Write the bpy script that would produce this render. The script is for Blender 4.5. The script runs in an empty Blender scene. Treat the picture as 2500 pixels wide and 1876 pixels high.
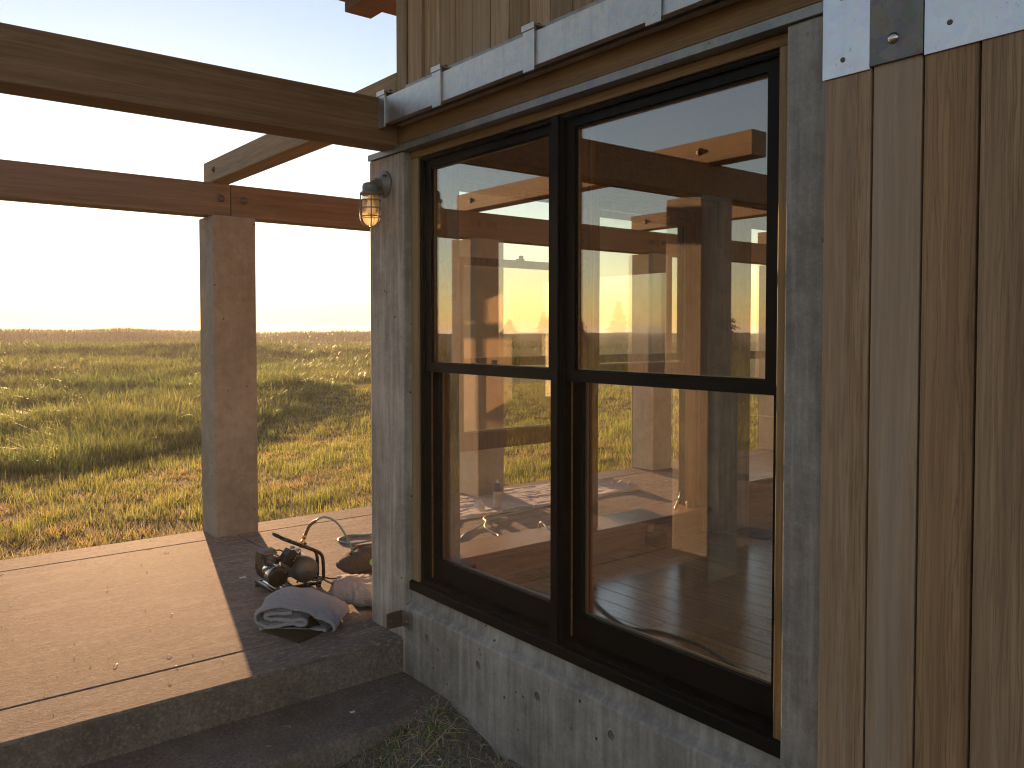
import bpy, bmesh, math, random
import numpy as np
from mathutils import Vector, Matrix, noise as mnoise

random.seed(7); rng = np.random.default_rng(11)
R = math.radians
scene = bpy.context.scene
COL = scene.collection

# ------------------------------------------------------------------ camera
EYE = 1.40                                   # above the patio slab (z = 0)
cam_d = bpy.data.cameras.new('camera'); cam = bpy.data.objects.new('camera', cam_d); COL.objects.link(cam)
cam.location = (0, 0, EYE)
cam.rotation_mode = 'XYZ'
cam.rotation_euler = (R(90 - 1.795), 0, R(-38.557))
cam_d.sensor_width = 36; cam_d.lens = 29.213
cam_d.shift_y = -63.7 / 2500
cam_d.clip_start = 0.02; cam_d.clip_end = 9000
scene.camera = cam

# ------------------------------------------------------------------ light
SUN_EL, SUN_AZ = 5.6, 14.3                   # azimuth from +Y towards +X
world = bpy.data.worlds.new('World'); scene.world = world; world.use_nodes = True
wn = world.node_tree; wn.nodes.clear()
sky = wn.nodes.new('ShaderNodeTexSky'); sky.sky_type = 'NISHITA'; sky.sun_disc = False
sky.sun_elevation = R(SUN_EL); sky.sun_rotation = R(SUN_AZ)
sky.altitude = 0; sky.air_density = 1.0; sky.dust_density = 0.06; sky.ozone_density = 2.0
bg = wn.nodes.new('ShaderNodeBackground'); bg.inputs['Strength'].default_value = 0.074
wo = wn.nodes.new('ShaderNodeOutputWorld')
wn.links.new(sky.outputs[0], bg.inputs[0]); wn.links.new(bg.outputs[0], wo.inputs[0])
sun_d = bpy.data.lights.new('sun', 'SUN'); sun = bpy.data.objects.new('sun', sun_d); COL.objects.link(sun)
sun_d.energy = 3.0; sun_d.angle = R(0.55); sun_d.color = (1.0, 0.70, 0.40)
sd = Vector((math.sin(R(SUN_AZ)) * math.cos(R(SUN_EL)), math.cos(R(SUN_AZ)) * math.cos(R(SUN_EL)), math.sin(R(SUN_EL))))
sun.rotation_euler = sd.to_track_quat('Z', 'Y').to_euler()
sun.location = sd * 50
scene.view_settings.view_transform = 'Standard'; scene.view_settings.look = 'None'
scene.view_settings.gamma = 1.0; scene.view_settings.use_curve_mapping = False
scene.view_settings.exposure = 2.25
scene.view_settings.use_white_balance = True
scene.view_settings.white_balance_temperature = 8300; scene.view_settings.white_balance_tint = 28
cy = scene.cycles
cy.use_denoising = True; cy.filter_width = 1.15; cy.max_bounces = 10; cy.transparent_max_bounces = 24
cy.diffuse_bounces = 4; cy.glossy_bounces = 5; cy.sample_clamp_indirect = 6.0
cy.caustics_reflective = False; cy.caustics_refractive = False

# ------------------------------------------------------------------ material helpers
def nt(name):
    m = bpy.data.materials.new(name); m.use_nodes = True
    t = m.node_tree; t.nodes.clear()
    out = t.nodes.new('ShaderNodeOutputMaterial')
    return m, t, out
def N(t, typ, **kw):
    n = t.nodes.new(typ)
    for k, v in kw.items():
        if k.startswith('i_'): n.inputs[k[2:].replace('_', ' ')].default_value = v
        else: setattr(n, k, v)
    return n
def L(t, a, b): t.links.new(a, b)
def ramp(t, fac, stops, interp='LINEAR'):
    r = t.nodes.new('ShaderNodeValToRGB'); r.color_ramp.interpolation = interp
    els = r.color_ramp.elements
    while len(els) < len(stops): els.new(0.5)
    for e, (p, c) in zip(els, stops):
        e.position = p; e.color = (c, c, c, 1) if isinstance(c, (int, float)) else (*c, 1)
    L(t, fac, r.inputs[0]); return r
def mixc(t, a, b, fac, mode='MIX'):
    m = t.nodes.new('ShaderNodeMix'); m.data_type = 'RGBA'; m.blend_type = mode
    for s, v in ((6, a), (7, b)):
        if hasattr(v, 'node'): L(t, v, m.inputs[s])
        else: m.inputs[s].default_value = (*v, 1)
    if hasattr(fac, 'node'): L(t, fac, m.inputs[0])
    else: m.inputs[0].default_value = fac
    return m.outputs[2]
def pos(t, scale=(1, 1, 1), rnd=0.0):
    g = t.nodes.new('ShaderNodeNewGeometry')
    v = g.outputs['Position']
    if rnd:
        oi = t.nodes.new('ShaderNodeObjectInfo')
        mm = N(t, 'ShaderNodeMath', operation='MULTIPLY'); L(t, oi.outputs['Random'], mm.inputs[0]); mm.inputs[1].default_value = rnd
        a = N(t, 'ShaderNodeVectorMath', operation='ADD'); L(t, v, a.inputs[0]); L(t, mm.outputs[0], a.inputs[1]); v = a.outputs[0]
    s = N(t, 'ShaderNodeVectorMath', operation='MULTIPLY'); L(t, v, s.inputs[0]); s.inputs[1].default_value = scale
    return s.outputs[0]
def noise(t, vec, scale, detail=4, rough=0.55, dist=0.0):
    n = N(t, 'ShaderNodeTexNoise'); n.inputs['Scale'].default_value = scale; n.inputs['Detail'].default_value = detail
    n.inputs['Roughness'].default_value = rough; n.inputs['Distortion'].default_value = dist
    if vec is not None: L(t, vec, n.inputs['Vector'])
    return n.outputs['Fac']
def bsdf(t, out, col, rough=0.6, metal=0.0, spec=0.5, bump=None, bstr=0.3, bdist=0.01):
    b = t.nodes.new('ShaderNodeBsdfPrincipled')
    for nm, v in (('Base Color', col), ('Roughness', rough), ('Metallic', metal), ('Specular IOR Level', spec)):
        if hasattr(v, 'node'): L(t, v, b.inputs[nm])
        else: b.inputs[nm].default_value = (*v, 1) if isinstance(v, tuple) else v
    if bump is not None:
        bp = t.nodes.new('ShaderNodeBump'); bp.inputs['Strength'].default_value = bstr; bp.inputs['Distance'].default_value = bdist
        L(t, bump, bp.inputs['Height']); L(t, bp.outputs[0], b.inputs['Normal'])
    L(t, b.outputs[0], out.inputs[0]); return b
def plain(name, col, rough=0.5, metal=0.0, spec=0.5, var=0.15, nscale=30, bstr=0.1):
    m, t, out = nt(name)
    n = noise(t, pos(t), nscale, 5)
    c = mixc(t, tuple(x * (1 - var) for x in col), tuple(min(1, x * (1 + var)) for x in col), n)
    r = ramp(t, n, [(0.3, max(0.02, rough - 0.08)), (0.7, min(1, rough + 0.08))])
    bsdf(t, out, c, r.outputs[0], metal, spec, n, bstr, 0.002); return m
def wood(name, dark, light, axis, grain=1.0, rough=0.62, gray=None, gfac=0.0, board_var=0.35, cath=0.5):
    m, t, out = nt(name)
    k = 0.035
    sc = {'x': (k, 1, 1), 'y': (1, k, 1), 'z': (1, 1, k)}[axis]
    v = pos(t, sc, 7.31)
    fine = noise(t, v, 170 * grain, 6, 0.65)
    mid = noise(t, v, 38 * grain, 5, 0.6, 0.4)
    big = noise(t, v, 7 * grain, 3, 0.5)
    # cathedral / ring lines
    sc2 = {'x': (0.10, 1, 1), 'y': (1, 0.10, 1), 'z': (1, 1, 0.10)}[axis]
    w = N(t, 'ShaderNodeTexWave', wave_type='RINGS'); w.rings_direction = {'x': 'X', 'y': 'Y', 'z': 'Z'}[axis]
    w.inputs['Scale'].default_value = 30 * grain; w.inputs['Distortion'].default_value = 7; w.inputs['Detail'].default_value = 4
    w.inputs['Detail Scale'].default_value = 0.8
    L(t, pos(t, sc2, 3.17), w.inputs['Vector'])
    oi0 = t.nodes.new('ShaderNodeObjectInfo')
    rs = N(t, 'ShaderNodeMapRange'); L(t, oi0.outputs['Random'], rs.inputs[0]); rs.inputs[3].default_value = 0.6; rs.inputs[4].default_value = 1.0
    lr = ramp(t, w.outputs['Fac'], [(0.0, 0.0), (0.62, 0.08), (0.84, 1.0), (0.93, 0.2)])
    lines0 = N(t, 'ShaderNodeMath', operation='MULTIPLY'); L(t, lr.outputs[0], lines0.inputs[0]); L(t, rs.outputs[0], lines0.inputs[1])
    lines = lines0
    a = mixc(t, dark, light, ramp(t, mid, [(0.38, 0.0), (0.62, 1.0)]).outputs[0])
    a = mixc(t, a, tuple(x * 0.36 for x in dark), mixc(t, (0, 0, 0), (cath, cath, cath), lines.outputs[0]))
    a = mixc(t, a, tuple(x * 0.5 for x in dark), ramp(t, fine, [(0.48, 0.0), (0.62, 0.55)]).outputs[0])
    a = mixc(t, a, light, ramp(t, big, [(0.45, 0.0), (0.75, 0.45)]).outputs[0])
    if gray:
        gn = noise(t, v, 11 * grain, 4)
        a = mixc(t, a, gray, ramp(t, gn, [(0.4, 0.0), (0.72, gfac)]).outputs[0])
    oi = t.nodes.new('ShaderNodeObjectInfo')
    hv = N(t, 'ShaderNodeHueSaturation'); L(t, a, hv.inputs['Color'])
    mr = N(t, 'ShaderNodeMapRange'); L(t, oi.outputs['Random'], mr.inputs[0]); mr.inputs[3].default_value = 1 - board_var; mr.inputs[4].default_value = 1 + board_var * 0.7
    L(t, mr.outputs[0], hv.inputs['Value'])
    h = N(t, 'ShaderNodeMath', operation='ADD'); L(t, fine, h.inputs[0]); L(t, lines.outputs[0], h.inputs[1])
    bsdf(t, out, hv.outputs[0], ramp(t, mid, [(0.3, rough - 0.08), (0.7, rough + 0.1)]).outputs[0], 0, 0.35, h.outputs[0], 0.35, 0.0015)
    return m
def concrete(name, dark, light, streak=0.0, pit=0.5, grit=0.4, rough=0.75, stain=(0.10, 0.075, 0.05), stainf=0.25, pscale=26, spec=0.4):
    m, t, out = nt(name)
    p = pos(t)
    big = noise(t, p, 2.2, 5, 0.6, 0.3)
    mid = noise(t, p, 14, 6, 0.65)
    fine = noise(t, p, 75, 5, 0.75)
    c = mixc(t, dark, light, ramp(t, big, [(0.36, 0.0), (0.64, 1.0)]).outputs[0])
    c = mixc(t, c, tuple(x * 1.45 for x in light), ramp(t, mid, [(0.5, 0.0), (0.75, 0.4)]).outputs[0])
    c = mixc(t, c, tuple(x * 0.55 for x in dark), ramp(t, mid, [(0.28, 0.4), (0.47, 0.0)]).outputs[0])
    c = mixc(t, c, tuple(x * 0.6 for x in dark), ramp(t, fine, [(0.38, grit), (0.50, 0.0)]).outputs[0])
    c = mixc(t, c, tuple(min(1, x * 1.6) for x in light), ramp(t, fine, [(0.54, 0.0), (0.64, grit)]).outputs[0])
    if streak:
        sv = noise(t, pos(t, (1, 1, 0.06)), 34, 5, 0.6)
        c = mixc(t, c, tuple(x * 1.5 for x in light), ramp(t, sv, [(0.52, 0.0), (0.66, streak)]).outputs[0])
        c = mixc(t, c, tuple(x * 0.55 for x in dark), ramp(t, sv, [(0.34, streak), (0.47, 0.0)]).outputs[0])
    sn = noise(t, p, 1.3, 4, 0.6, 0.6)
    c = mixc(t, c, stain, ramp(t, sn, [(0.5, 0.0), (0.75, stainf)]).outputs[0])
    vo = N(t, 'ShaderNodeTexVoronoi'); vo.inputs['Scale'].default_value = pscale; vo.inputs['Randomness'].default_value = 1
    L(t, p, vo.inputs['Vector'])
    pm = noise(t, p, 5, 2)
    pr = ramp(t, vo.outputs['Distance'], [(0.07, 1.0), (0.11, 0.0)])
    pmr = ramp(t, pm, [(0.48, 0.0), (0.58, 1.0)])
    pits = N(t, 'ShaderNodeMath', operation='MULTIPLY'); L(t, pr.outputs[0], pits.inputs[0]); L(t, pmr.outputs[0], pits.inputs[1])
    pf = N(t, 'ShaderNodeMath', operation='MULTIPLY'); L(t, pits.outputs[0], pf.inputs[0]); pf.inputs[1].default_value = pit
    c = mixc(t, c, (0.012, 0.011, 0.010), pf.outputs[0])
    h0 = N(t, 'ShaderNodeMath', operation='ADD'); L(t, fine, h0.inputs[0]); L(t, mid, h0.inputs[1])
    h = N(t, 'ShaderNodeMath', operation='SUBTRACT'); L(t, h0.outputs[0], h.inputs[0]); L(t, pf.outputs[0], h.inputs[1])
    bsdf(t, out, c, rough, 0, spec, h.outputs[0], 0.5, 0.004); return m
def metal_galv(name, a, b, rough=0.42, metal=0.85, spangle=60, drip=0.3):
    m, t, out = nt(name)
    p = pos(t)
    vo = N(t, 'ShaderNodeTexVoronoi'); vo.inputs['Scale'].default_value = spangle; L(t, p, vo.inputs['Vector'])
    n = noise(t, p, 12, 6, 0.7)
    st = noise(t, pos(t, (1, 1, 0.05)), 45, 4)
    c = mixc(t, a, b, ramp(t, n, [(0.35, 0.0), (0.65, 1.0)]).outputs[0])
    c = mixc(t, c, vo.outputs['Color'], 0.06)
    c = mixc(t, c, tuple(x * 0.45 for x in a), ramp(t, st, [(0.55, 0.0), (0.8, drip)]).outputs[0])
    sp = noise(t, p, 85, 3, 0.6)
    c = mixc(t, c, (0.06, 0.045, 0.03), ramp(t, sp, [(0.66, 0.0), (0.74, 0.55)]).outputs[0])
    bsdf(t, out, c, ramp(t, n, [(0.3, rough - 0.08), (0.7, rough + 0.12)]).outputs[0], metal, 0.5, n, 0.15, 0.002); return m
def glass_mat(name, f0=0.10, tint=(0.93, 0.95, 0.92), dust=0.05):
    m, t, out = nt(name)
    g = t.nodes.new('ShaderNodeNewGeometry')
    dt = N(t, 'ShaderNodeVectorMath', operation='DOT_PRODUCT'); L(t, g.outputs['Incoming'], dt.inputs[0]); L(t, g.outputs['Normal'], dt.inputs[1])
    ab = N(t, 'ShaderNodeMath', operation='ABSOLUTE'); L(t, dt.outputs['Value'], ab.inputs[0])
    om = N(t, 'ShaderNodeMath', operation='SUBTRACT'); om.inputs[0].default_value = 1; L(t, ab.outputs[0], om.inputs[1])
    pw = N(t, 'ShaderNodeMath', operation='POWER'); L(t, om.outputs[0], pw.inputs[0]); pw.inputs[1].default_value = 5
    mu = N(t, 'ShaderNodeMath', operation='MULTIPLY_ADD'); L(t, pw.outputs[0], mu.inputs[0]); mu.inputs[1].default_value = 1 - f0; mu.inputs[2].default_value = f0
    tr = t.nodes.new('ShaderNodeBsdfTransparent'); tr.inputs[0].default_value = (*tint, 1)
    gl = t.nodes.new('ShaderNodeBsdfGlossy'); gl.inputs['Roughness'].default_value = 0.0; gl.inputs[0].default_value = (0.95, 0.95, 0.95, 1)
    m1 = t.nodes.new('ShaderNodeMixShader'); L(t, mu.outputs[0], m1.inputs[0]); L(t, tr.outputs[0], m1.inputs[1]); L(t, gl.outputs[0], m1.inputs[2])
    # dust and dried drops on the glass
    p = pos(t)
    vo = N(t, 'ShaderNodeTexVoronoi'); vo.inputs['Scale'].default_value = 55; L(t, p, vo.inputs['Vector'])
    dots = ramp(t, vo.outputs['Distance'], [(0.06, 1.0), (0.11, 0.0)])
    mk = ramp(t, noise(t, p, 3.0, 3), [(0.42, 0.0), (0.68, 1.0)])
    mk2 = ramp(t, noise(t, p, 40, 3), [(0.5, 0.0), (0.6, 1.0)])
    a = N(t, 'ShaderNodeMath', operation='MULTIPLY'); L(t, dots.outputs[0], a.inputs[0]); L(t, mk.outputs[0], a.inputs[1])
    a2 = N(t, 'ShaderNodeMath', operation='MULTIPLY'); L(t, a.outputs[0], a2.inputs[0]); L(t, mk2.outputs[0], a2.inputs[1])
    film = ramp(t, noise(t, p, 6, 5, 0.7), [(0.40, 0.0002), (0.70, dust)])
    b = N(t, 'ShaderNodeMath', operation='MULTIPLY_ADD'); L(t, a2.outputs[0], b.inputs[0]); b.inputs[1].default_value = 0.35; L(t, film.outputs[0], b.inputs[2])
    df = t.nodes.new('ShaderNodeBsdfDiffuse'); df.inputs[0].default_value = (0.5, 0.47, 0.4, 1)
    tl = t.nodes.new('ShaderNodeBsdfTranslucent'); tl.inputs[0].default_value = (0.6, 0.56, 0.48, 1)
    dd = t.nodes.new('ShaderNodeMixShader'); dd.inputs[0].default_value = 0.6; L(t, df.outputs[0], dd.inputs[1]); L(t, tl.outputs[0], dd.inputs[2])
    m2 = t.nodes.new('ShaderNodeMixShader'); L(t, b.outputs[0], m2.inputs[0]); L(t, m1.outputs[0], m2.inputs[1]); L(t, dd.outputs[0], m2.inputs[2])
    L(t, m2.outputs[0], out.inputs[0]); return m
def leaf_mat(name, trans=0.5, rough=0.45, spec=0.35):
    m, t, out = nt(name)
    at = N(t, 'ShaderNodeAttribute', attribute_name='col')
    b = t.nodes.new('ShaderNodeBsdfPrincipled'); L(t, at.outputs['Color'], b.inputs['Base Color'])
    b.inputs['Roughness'].default_value = rough; b.inputs['Specular IOR Level'].default_value = spec
    tl = t.nodes.new('ShaderNodeBsdfTranslucent'); L(t, at.outputs['Color'], tl.inputs[0])
    mx = t.nodes.new('ShaderNodeMixShader'); mx.inputs[0].default_value = trans
    L(t, b.outputs[0], mx.inputs[1]); L(t, tl.outputs[0], mx.inputs[2]); L(t, mx.outputs[0], out.inputs[0]); return m

MAT = {}
def slab_mat():
    m, t, out = nt('patio_concrete')
    p = pos(t)
    big = noise(t, p, 1.6, 5, 0.6, 0.5); mid = noise(t, p, 9, 7, 0.7); fine = noise(t, pos(t, (0.6, 1.0, 1)), 48, 6, 0.8); grain = noise(t, p, 120, 3, 0.7)
    scuff = noise(t, pos(t, (0.35, 2.4, 1)), 5, 6, 0.7, 0.8)
    c = mixc(t, (0.152, 0.119, 0.098), (0.232, 0.184, 0.150), ramp(t, big, [(0.3, 0.0), (0.7, 1.0)]).outputs[0])
    c = mixc(t, c, (0.33, 0.262, 0.212), ramp(t, scuff, [(0.50, 0.0), (0.62, 0.7)]).outputs[0])
    c = mixc(t, c, (0.14, 0.108, 0.092), ramp(t, mid, [(0.38, 0.7), (0.50, 0.0)]).outputs[0])
    c = mixc(t, c, (0.10, 0.076, 0.060), ramp(t, fine, [(0.38, 0.6), (0.47, 0.0)]).outputs[0])
    c = mixc(t, c, (0.42, 0.335, 0.265), ramp(t, fine, [(0.53, 0.0), (0.62, 0.7)]).outputs[0])
    vo = N(t, 'ShaderNodeTexVoronoi'); vo.inputs['Scale'].default_value = 7; L(t, p, vo.inputs['Vector'])
    c = mixc(t, c, (0.03, 0.025, 0.02), ramp(t, vo.outputs['Distance'], [(0.035, 0.8), (0.055, 0.0)]).outputs[0])
    h = N(t, 'ShaderNodeMath', operation='ADD'); L(t, fine, h.inputs[0]); L(t, grain, h.inputs[1])
    bsdf(t, out, c, 0.85, 0, 0.12, h.outputs[0], 0.35, 0.004); return m
MAT['slab'] = slab_mat()
MAT['step'] = concrete('step_concrete', (0.13, 0.103, 0.084), (0.22, 0.178, 0.148), pit=0.6, grit=0.6, rough=0.85, stain=(0.05, 0.06, 0.03), stainf=0.4)
MAT['column'] = concrete('column_concrete', (0.30, 0.26, 0.228), (0.46, 0.405, 0.36), streak=0.45, pit=0.95, grit=0.14, rough=0.75, pscale=15, stain=(0.22, 0.16, 0.10), stainf=0.3)
MAT['post'] = concrete('post_concrete', (0.235, 0.210, 0.182), (0.325, 0.294, 0.258), streak=0.10, pit=0.8, grit=0.10, rough=0.8, pscale=15, stain=(0.17, 0.125, 0.09), stainf=0.35)
MAT['curb'] = concrete('curb_concrete', (0.215, 0.20, 0.182), (0.36, 0.337, 0.31), streak=0.32, pit=0.95, grit=0.16, rough=0.72, pscale=15, stain=(0.09, 0.085, 0.07), stainf=0.6)
MAT['beam_x'] = wood('timber_beam_x', (0.27, 0.135, 0.068), (0.40, 0.215, 0.115), 'x', 0.7, 0.7, gray=(0.32, 0.24, 0.18), gfac=0.3, board_var=0.15)
MAT['beam_y'] = wood('timber_beam_y', (0.24, 0.155, 0.09), (0.42, 0.28, 0.165), 'y', 0.7, 0.7, gray=(0.26, 0.215, 0.165), gfac=0.45, board_var=0.15)
MAT['door_board_a'] = wood('cedar_board_light', (0.31, 0.18, 0.103), (0.45, 0.288, 0.18), 'z', 1.0, 0.6, gray=(0.50, 0.395, 0.32), gfac=0.45, board_var=0.03, cath=0.35)
MAT['door_board_b'] = wood('cedar_board_streaked', (0.27, 0.15, 0.08), (0.46, 0.285, 0.17), 'z', 0.8, 0.6, gray=(0.50, 0.41, 0.35), gfac=0.85, board_var=0.03, cath=0.5)
MAT['door_board_c'] = wood('cedar_board_figured', (0.28, 0.148, 0.075), (0.43, 0.252, 0.135), 'z', 0.85, 0.65, board_var=0.03, cath=1.0)
MAT['door_board_d'] = wood('cedar_board_brown', (0.265, 0.145, 0.078), (0.42, 0.256, 0.147), 'z', 1.1, 0.6, gray=(0.46, 0.34, 0.25), gfac=0.4, board_var=0.03, cath=0.75)
MAT['beam_far'] = wood('timber_beam_far', (0.17, 0.105, 0.066), (0.27, 0.178, 0.118), 'x', 0.7, 0.75, gray=(0.25, 0.19, 0.145), gfac=0.35, board_var=0.12)  # beam_x timber recoloured darker and less red to offset warm bounce light
MAT['siding'] = wood('cedar_siding', (0.27, 0.165, 0.095), (0.47, 0.31, 0.19), 'z', 1.0, 0.62, gray=(0.40, 0.33, 0.27), gfac=0.5, board_var=0.34, cath=0.4)
MAT['trim_y'] = wood('fir_trim_y', (0.20, 0.105, 0.045), (0.33, 0.19, 0.085), 'y', 1.2, 0.5, board_var=0.1, cath=0.3)
MAT['trim_z'] = wood('fir_trim_z', (0.24, 0.13, 0.05), (0.38, 0.225, 0.095), 'z', 1.2, 0.5, gray=(0.42, 0.36, 0.27), gfac=0.5, board_var=0.1, cath=0.3)
MAT['fir_in_z'] = wood('fir_interior_z', (0.30, 0.125, 0.038), (0.46, 0.22, 0.075), 'z', 1.2, 0.35, board_var=0.08, cath=0.25)
MAT['fir_in_x'] = wood('fir_interior_x', (0.30, 0.125, 0.038), (0.46, 0.22, 0.075), 'x', 1.2, 0.35, board_var=0.08, cath=0.25)
MAT['fir_in_y'] = wood('fir_interior_y', (0.30, 0.125, 0.038), (0.46, 0.22, 0.075), 'y', 1.2, 0.35, board_var=0.08, cath=0.25)
MAT['floor'] = wood('oak_floor_board', (0.44, 0.245, 0.095), (0.62, 0.385, 0.17), 'y', 0.8, 0.15, board_var=0.25, cath=0.3)
for _n in MAT['floor'].node_tree.nodes:
    if _n.type == 'BSDF_PRINCIPLED': _n.inputs['Coat Weight'].default_value = 1.0; _n.inputs['Coat Roughness'].default_value = 0.2; _n.inputs['Coat IOR'].default_value = 1.85
MAT['black'] = plain('black_paint', (0.006, 0.0058, 0.0052), 0.5, 0, 0.15, 0.35, 20, 0.15)
MAT['galv'] = metal_galv('galvanized_steel', (0.40, 0.40, 0.40), (0.58, 0.58, 0.57))
MAT['galv_door'] = metal_galv('galvanized_sheet', (0.62, 0.65, 0.70), (0.72, 0.76, 0.82), 0.34, 0.9, 40, 0.15)
MAT['flash'] = metal_galv('weathered_flashing', (0.20, 0.21, 0.21), (0.33, 0.34, 0.35), 0.5, 0.7, 40, 0.3)
MAT['strap'] = metal_galv('dull_steel_strap', (0.15, 0.145, 0.14), (0.23, 0.225, 0.22), 0.55, 0.6, 30, 0.3)
MAT['rust'] = plain('brown_steel', (0.15, 0.105, 0.075), 0.5, 0.6, 0.5, 0.3, 40, 0.2)
MAT['steel'] = plain('bright_steel', (0.55, 0.53, 0.5), 0.25, 1.0, 0.5, 0.1)
MAT['lampgray'] = plain('cast_grey_metal', (0.27, 0.25, 0.235), 0.55, 0.5, 0.5, 0.2, 60, 0.3)
MAT['glass'] = glass_mat('window_glass', 0.16, tint=(0.96, 0.97, 0.94), dust=0.007)
MAT['spacer'] = plain('grey_glazing_spacer', (0.34, 0.31, 0.26), 0.4, 0.4)
MAT['plaster'] = plain('interior_plaster', (0.66, 0.60, 0.50), 0.8)
MAT['ceil'] = plain('interior_ceiling', (0.20, 0.12, 0.065), 0.6)
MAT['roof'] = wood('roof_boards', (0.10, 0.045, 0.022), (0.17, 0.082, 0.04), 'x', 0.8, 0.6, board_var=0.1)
MAT['dark'] = plain('dark_gap', (0.01, 0.009, 0.008), 0.9)
MAT['rubber'] = plain('black_rubber', (0.014, 0.013, 0.012), 0.6)
MAT['blackmetal'] = plain('black_enamel', (0.010, 0.0095, 0.009), 0.3, 0.2)
MAT['tank'] = plain('grey_tank_paint', (0.085, 0.080, 0.078), 0.42, 0.2, 0.5, 0.2, 25, 0.1)
MAT['chrome'] = plain('chrome', (0.62, 0.6, 0.57), 0.16, 1.0, 0.5, 0.05)
MAT['brass'] = plain('brass', (0.55, 0.36, 0.13), 0.3, 1.0)
MAT['hose'] = plain('teal_hose', (0.13, 0.29, 0.30), 0.35, 0, 0.5, 0.15, 80)
MAT['spring'] = plain('brown_spring', (0.10, 0.055, 0.03), 0.4, 0.6)
MAT['cord_white'] = plain('white_cord', (0.55, 0.5, 0.42), 0.5)
MAT['cord_green'] = plain('dark_green_cord', (0.03, 0.05, 0.035), 0.45)
MAT['paper'] = plain('white_paper', (0.7, 0.7, 0.7), 0.7)
MAT['lime'] = plain('lime_sticker', (0.25, 0.62, 0.05), 0.5)
MAT['yellow'] = plain('yellow_plastic', (0.65, 0.45, 0.06), 0.4)
MAT['stick'] = plain('pale_wood', (0.50, 0.33, 0.16), 0.6)
MAT['bristle'] = plain('dark_bristle', (0.02, 0.018, 0.012), 0.8)
MAT['leather'] = plain('dark_brown_felt', (0.030, 0.020, 0.013), 0.85, 0, 0.3, 0.4, 60, 0.4)
def cloth(name, a, b, scale=300, bstr=0.5):
    m, t, out = nt(name)
    p = pos(t)
    n0 = noise(t, p, scale, 3, 0.7); m2 = noise(t, p, 9, 4)
    wr = noise(t, p, 26, 5, 0.6, 1.2)
    nn = N(t, 'ShaderNodeMath', operation='MULTIPLY_ADD'); L(t, wr, nn.inputs[0]); nn.inputs[1].default_value = 4.0; L(t, n0, nn.inputs[2]); n = nn.outputs[0]
    c = mixc(t, a, b, m2)
    c = mixc(t, c, tuple(x * 0.6 for x in a), ramp(t, n0, [(0.35, 0.5), (0.6, 0.0)]).outputs[0])
    bb = bsdf(t, out, c, 0.95, 0, 0.15, n, 0.9, 0.005)
    return m
MAT['blanket'] = cloth('grey_blanket', (0.38, 0.375, 0.40), (0.50, 0.49, 0.52))
MAT['blanket2'] = cloth('grey_blanket_b', (0.28, 0.265, 0.27), (0.38, 0.36, 0.365))
MAT['bag'] = cloth('grey_canvas', (0.10, 0.088, 0.083), (0.14, 0.122, 0.115))
MAT['sheet'] = cloth('white_sheet', (0.58, 0.53, 0.52), (0.72, 0.66, 0.64))
MAT['tallgrass'] = leaf_mat('tall_grass_blade', 0.60, 0.42, 0.28)
MAT['mowgrass'] = leaf_mat('mown_grass_blade', 0.55, 0.6, 0.2)
MAT['weed'] = leaf_mat('weed_leaf', 0.3, 0.6, 0.25)
MAT['needle'] = leaf_mat('conifer_needles', 0.25, 0.6, 0.2)
def ground_mat():
    m, t, out = nt('dune_ground')
    p = pos(t)
    a = noise(t, p, 0.35, 5, 0.6); b = noise(t, p, 3.5, 6, 0.7); c0 = noise(t, p, 30, 4, 0.7)
    c = mixc(t, (0.050, 0.055, 0.020), (0.10, 0.088, 0.038), ramp(t, a, [(0.35, 0.0), (0.65, 1.0)]).outputs[0])
    c = mixc(t, c, (0.15, 0.11, 0.055), ramp(t, b, [(0.5, 0.0), (0.75, 0.6)]).outputs[0])
    c = mixc(t, c, (0.03, 0.022, 0.014), ramp(t, c0, [(0.3, 0.6), (0.55, 0.0)]).outputs[0])
    bsdf(t, out, c, 0.95, 0, 0.1, c0, 0.6, 0.05); return m
MAT['ground'] = ground_mat()
def soil_mat():
    m, t, out = nt('dark_soil')
    p = pos(t)
    b = noise(t, p, 9, 6, 0.7); c0 = noise(t, p, 70, 5, 0.7)
    c = mixc(t, (0.17, 0.14, 0.112), (0.32, 0.27, 0.22), b)
    c = mixc(t, c, (0.02, 0.016, 0.012), ramp(t, c0, [(0.3, 0.7), (0.55, 0.0)]).outputs[0])
    bsdf(t, out, c, 0.95, 0, 0.15, c0, 0.8, 0.02); return m
MAT['soil'] = soil_mat()

# ------------------------------------------------------------------ geometry helpers
def root_loc(o):
    v = Vector((0, 0, 0))
    while o is not None: v = v + o.location; o = o.parent
    return v
def tag(o, label=None, cat=None, group=None, kind=None):
    if label: o['label'] = label
    if cat: o['category'] = cat
    if group: o['group'] = group
    if kind: o['kind'] = kind
    return o
def empty(name, loc, parent=None):
    o = bpy.data.objects.new(name, None); COL.objects.link(o)
    if parent is not None: o.parent = parent; o.location = Vector(loc) - root_loc(parent)
    else: o.location = loc
    o.empty_display_size = 0.1
    return o
def finish(name, bm, mats, parent=None, smooth=False, origin=None):
    """mesh built in world coordinates -> object under parent"""
    me = bpy.data.meshes.new(name)
    bmesh.ops.recalc_face_normals(bm, faces=bm.faces)
    org = root_loc(parent) if parent is not None else (Vector(origin) if origin is not None else Vector((0, 0, 0)))
    bmesh.ops.translate(bm, vec=-org, verts=bm.verts)
    bm.to_mesh(me); bm.free()
    for m in (mats if isinstance(mats, (list, tuple)) else [mats]): me.materials.append(MAT[m])
    if smooth:
        me.polygons.foreach_set('use_smooth', [True] * len(me.polygons))
    o = bpy.data.objects.new(name, me); COL.objects.link(o)
    if parent is not None: o.parent = parent
    else: o.location = org
    return o
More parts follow.
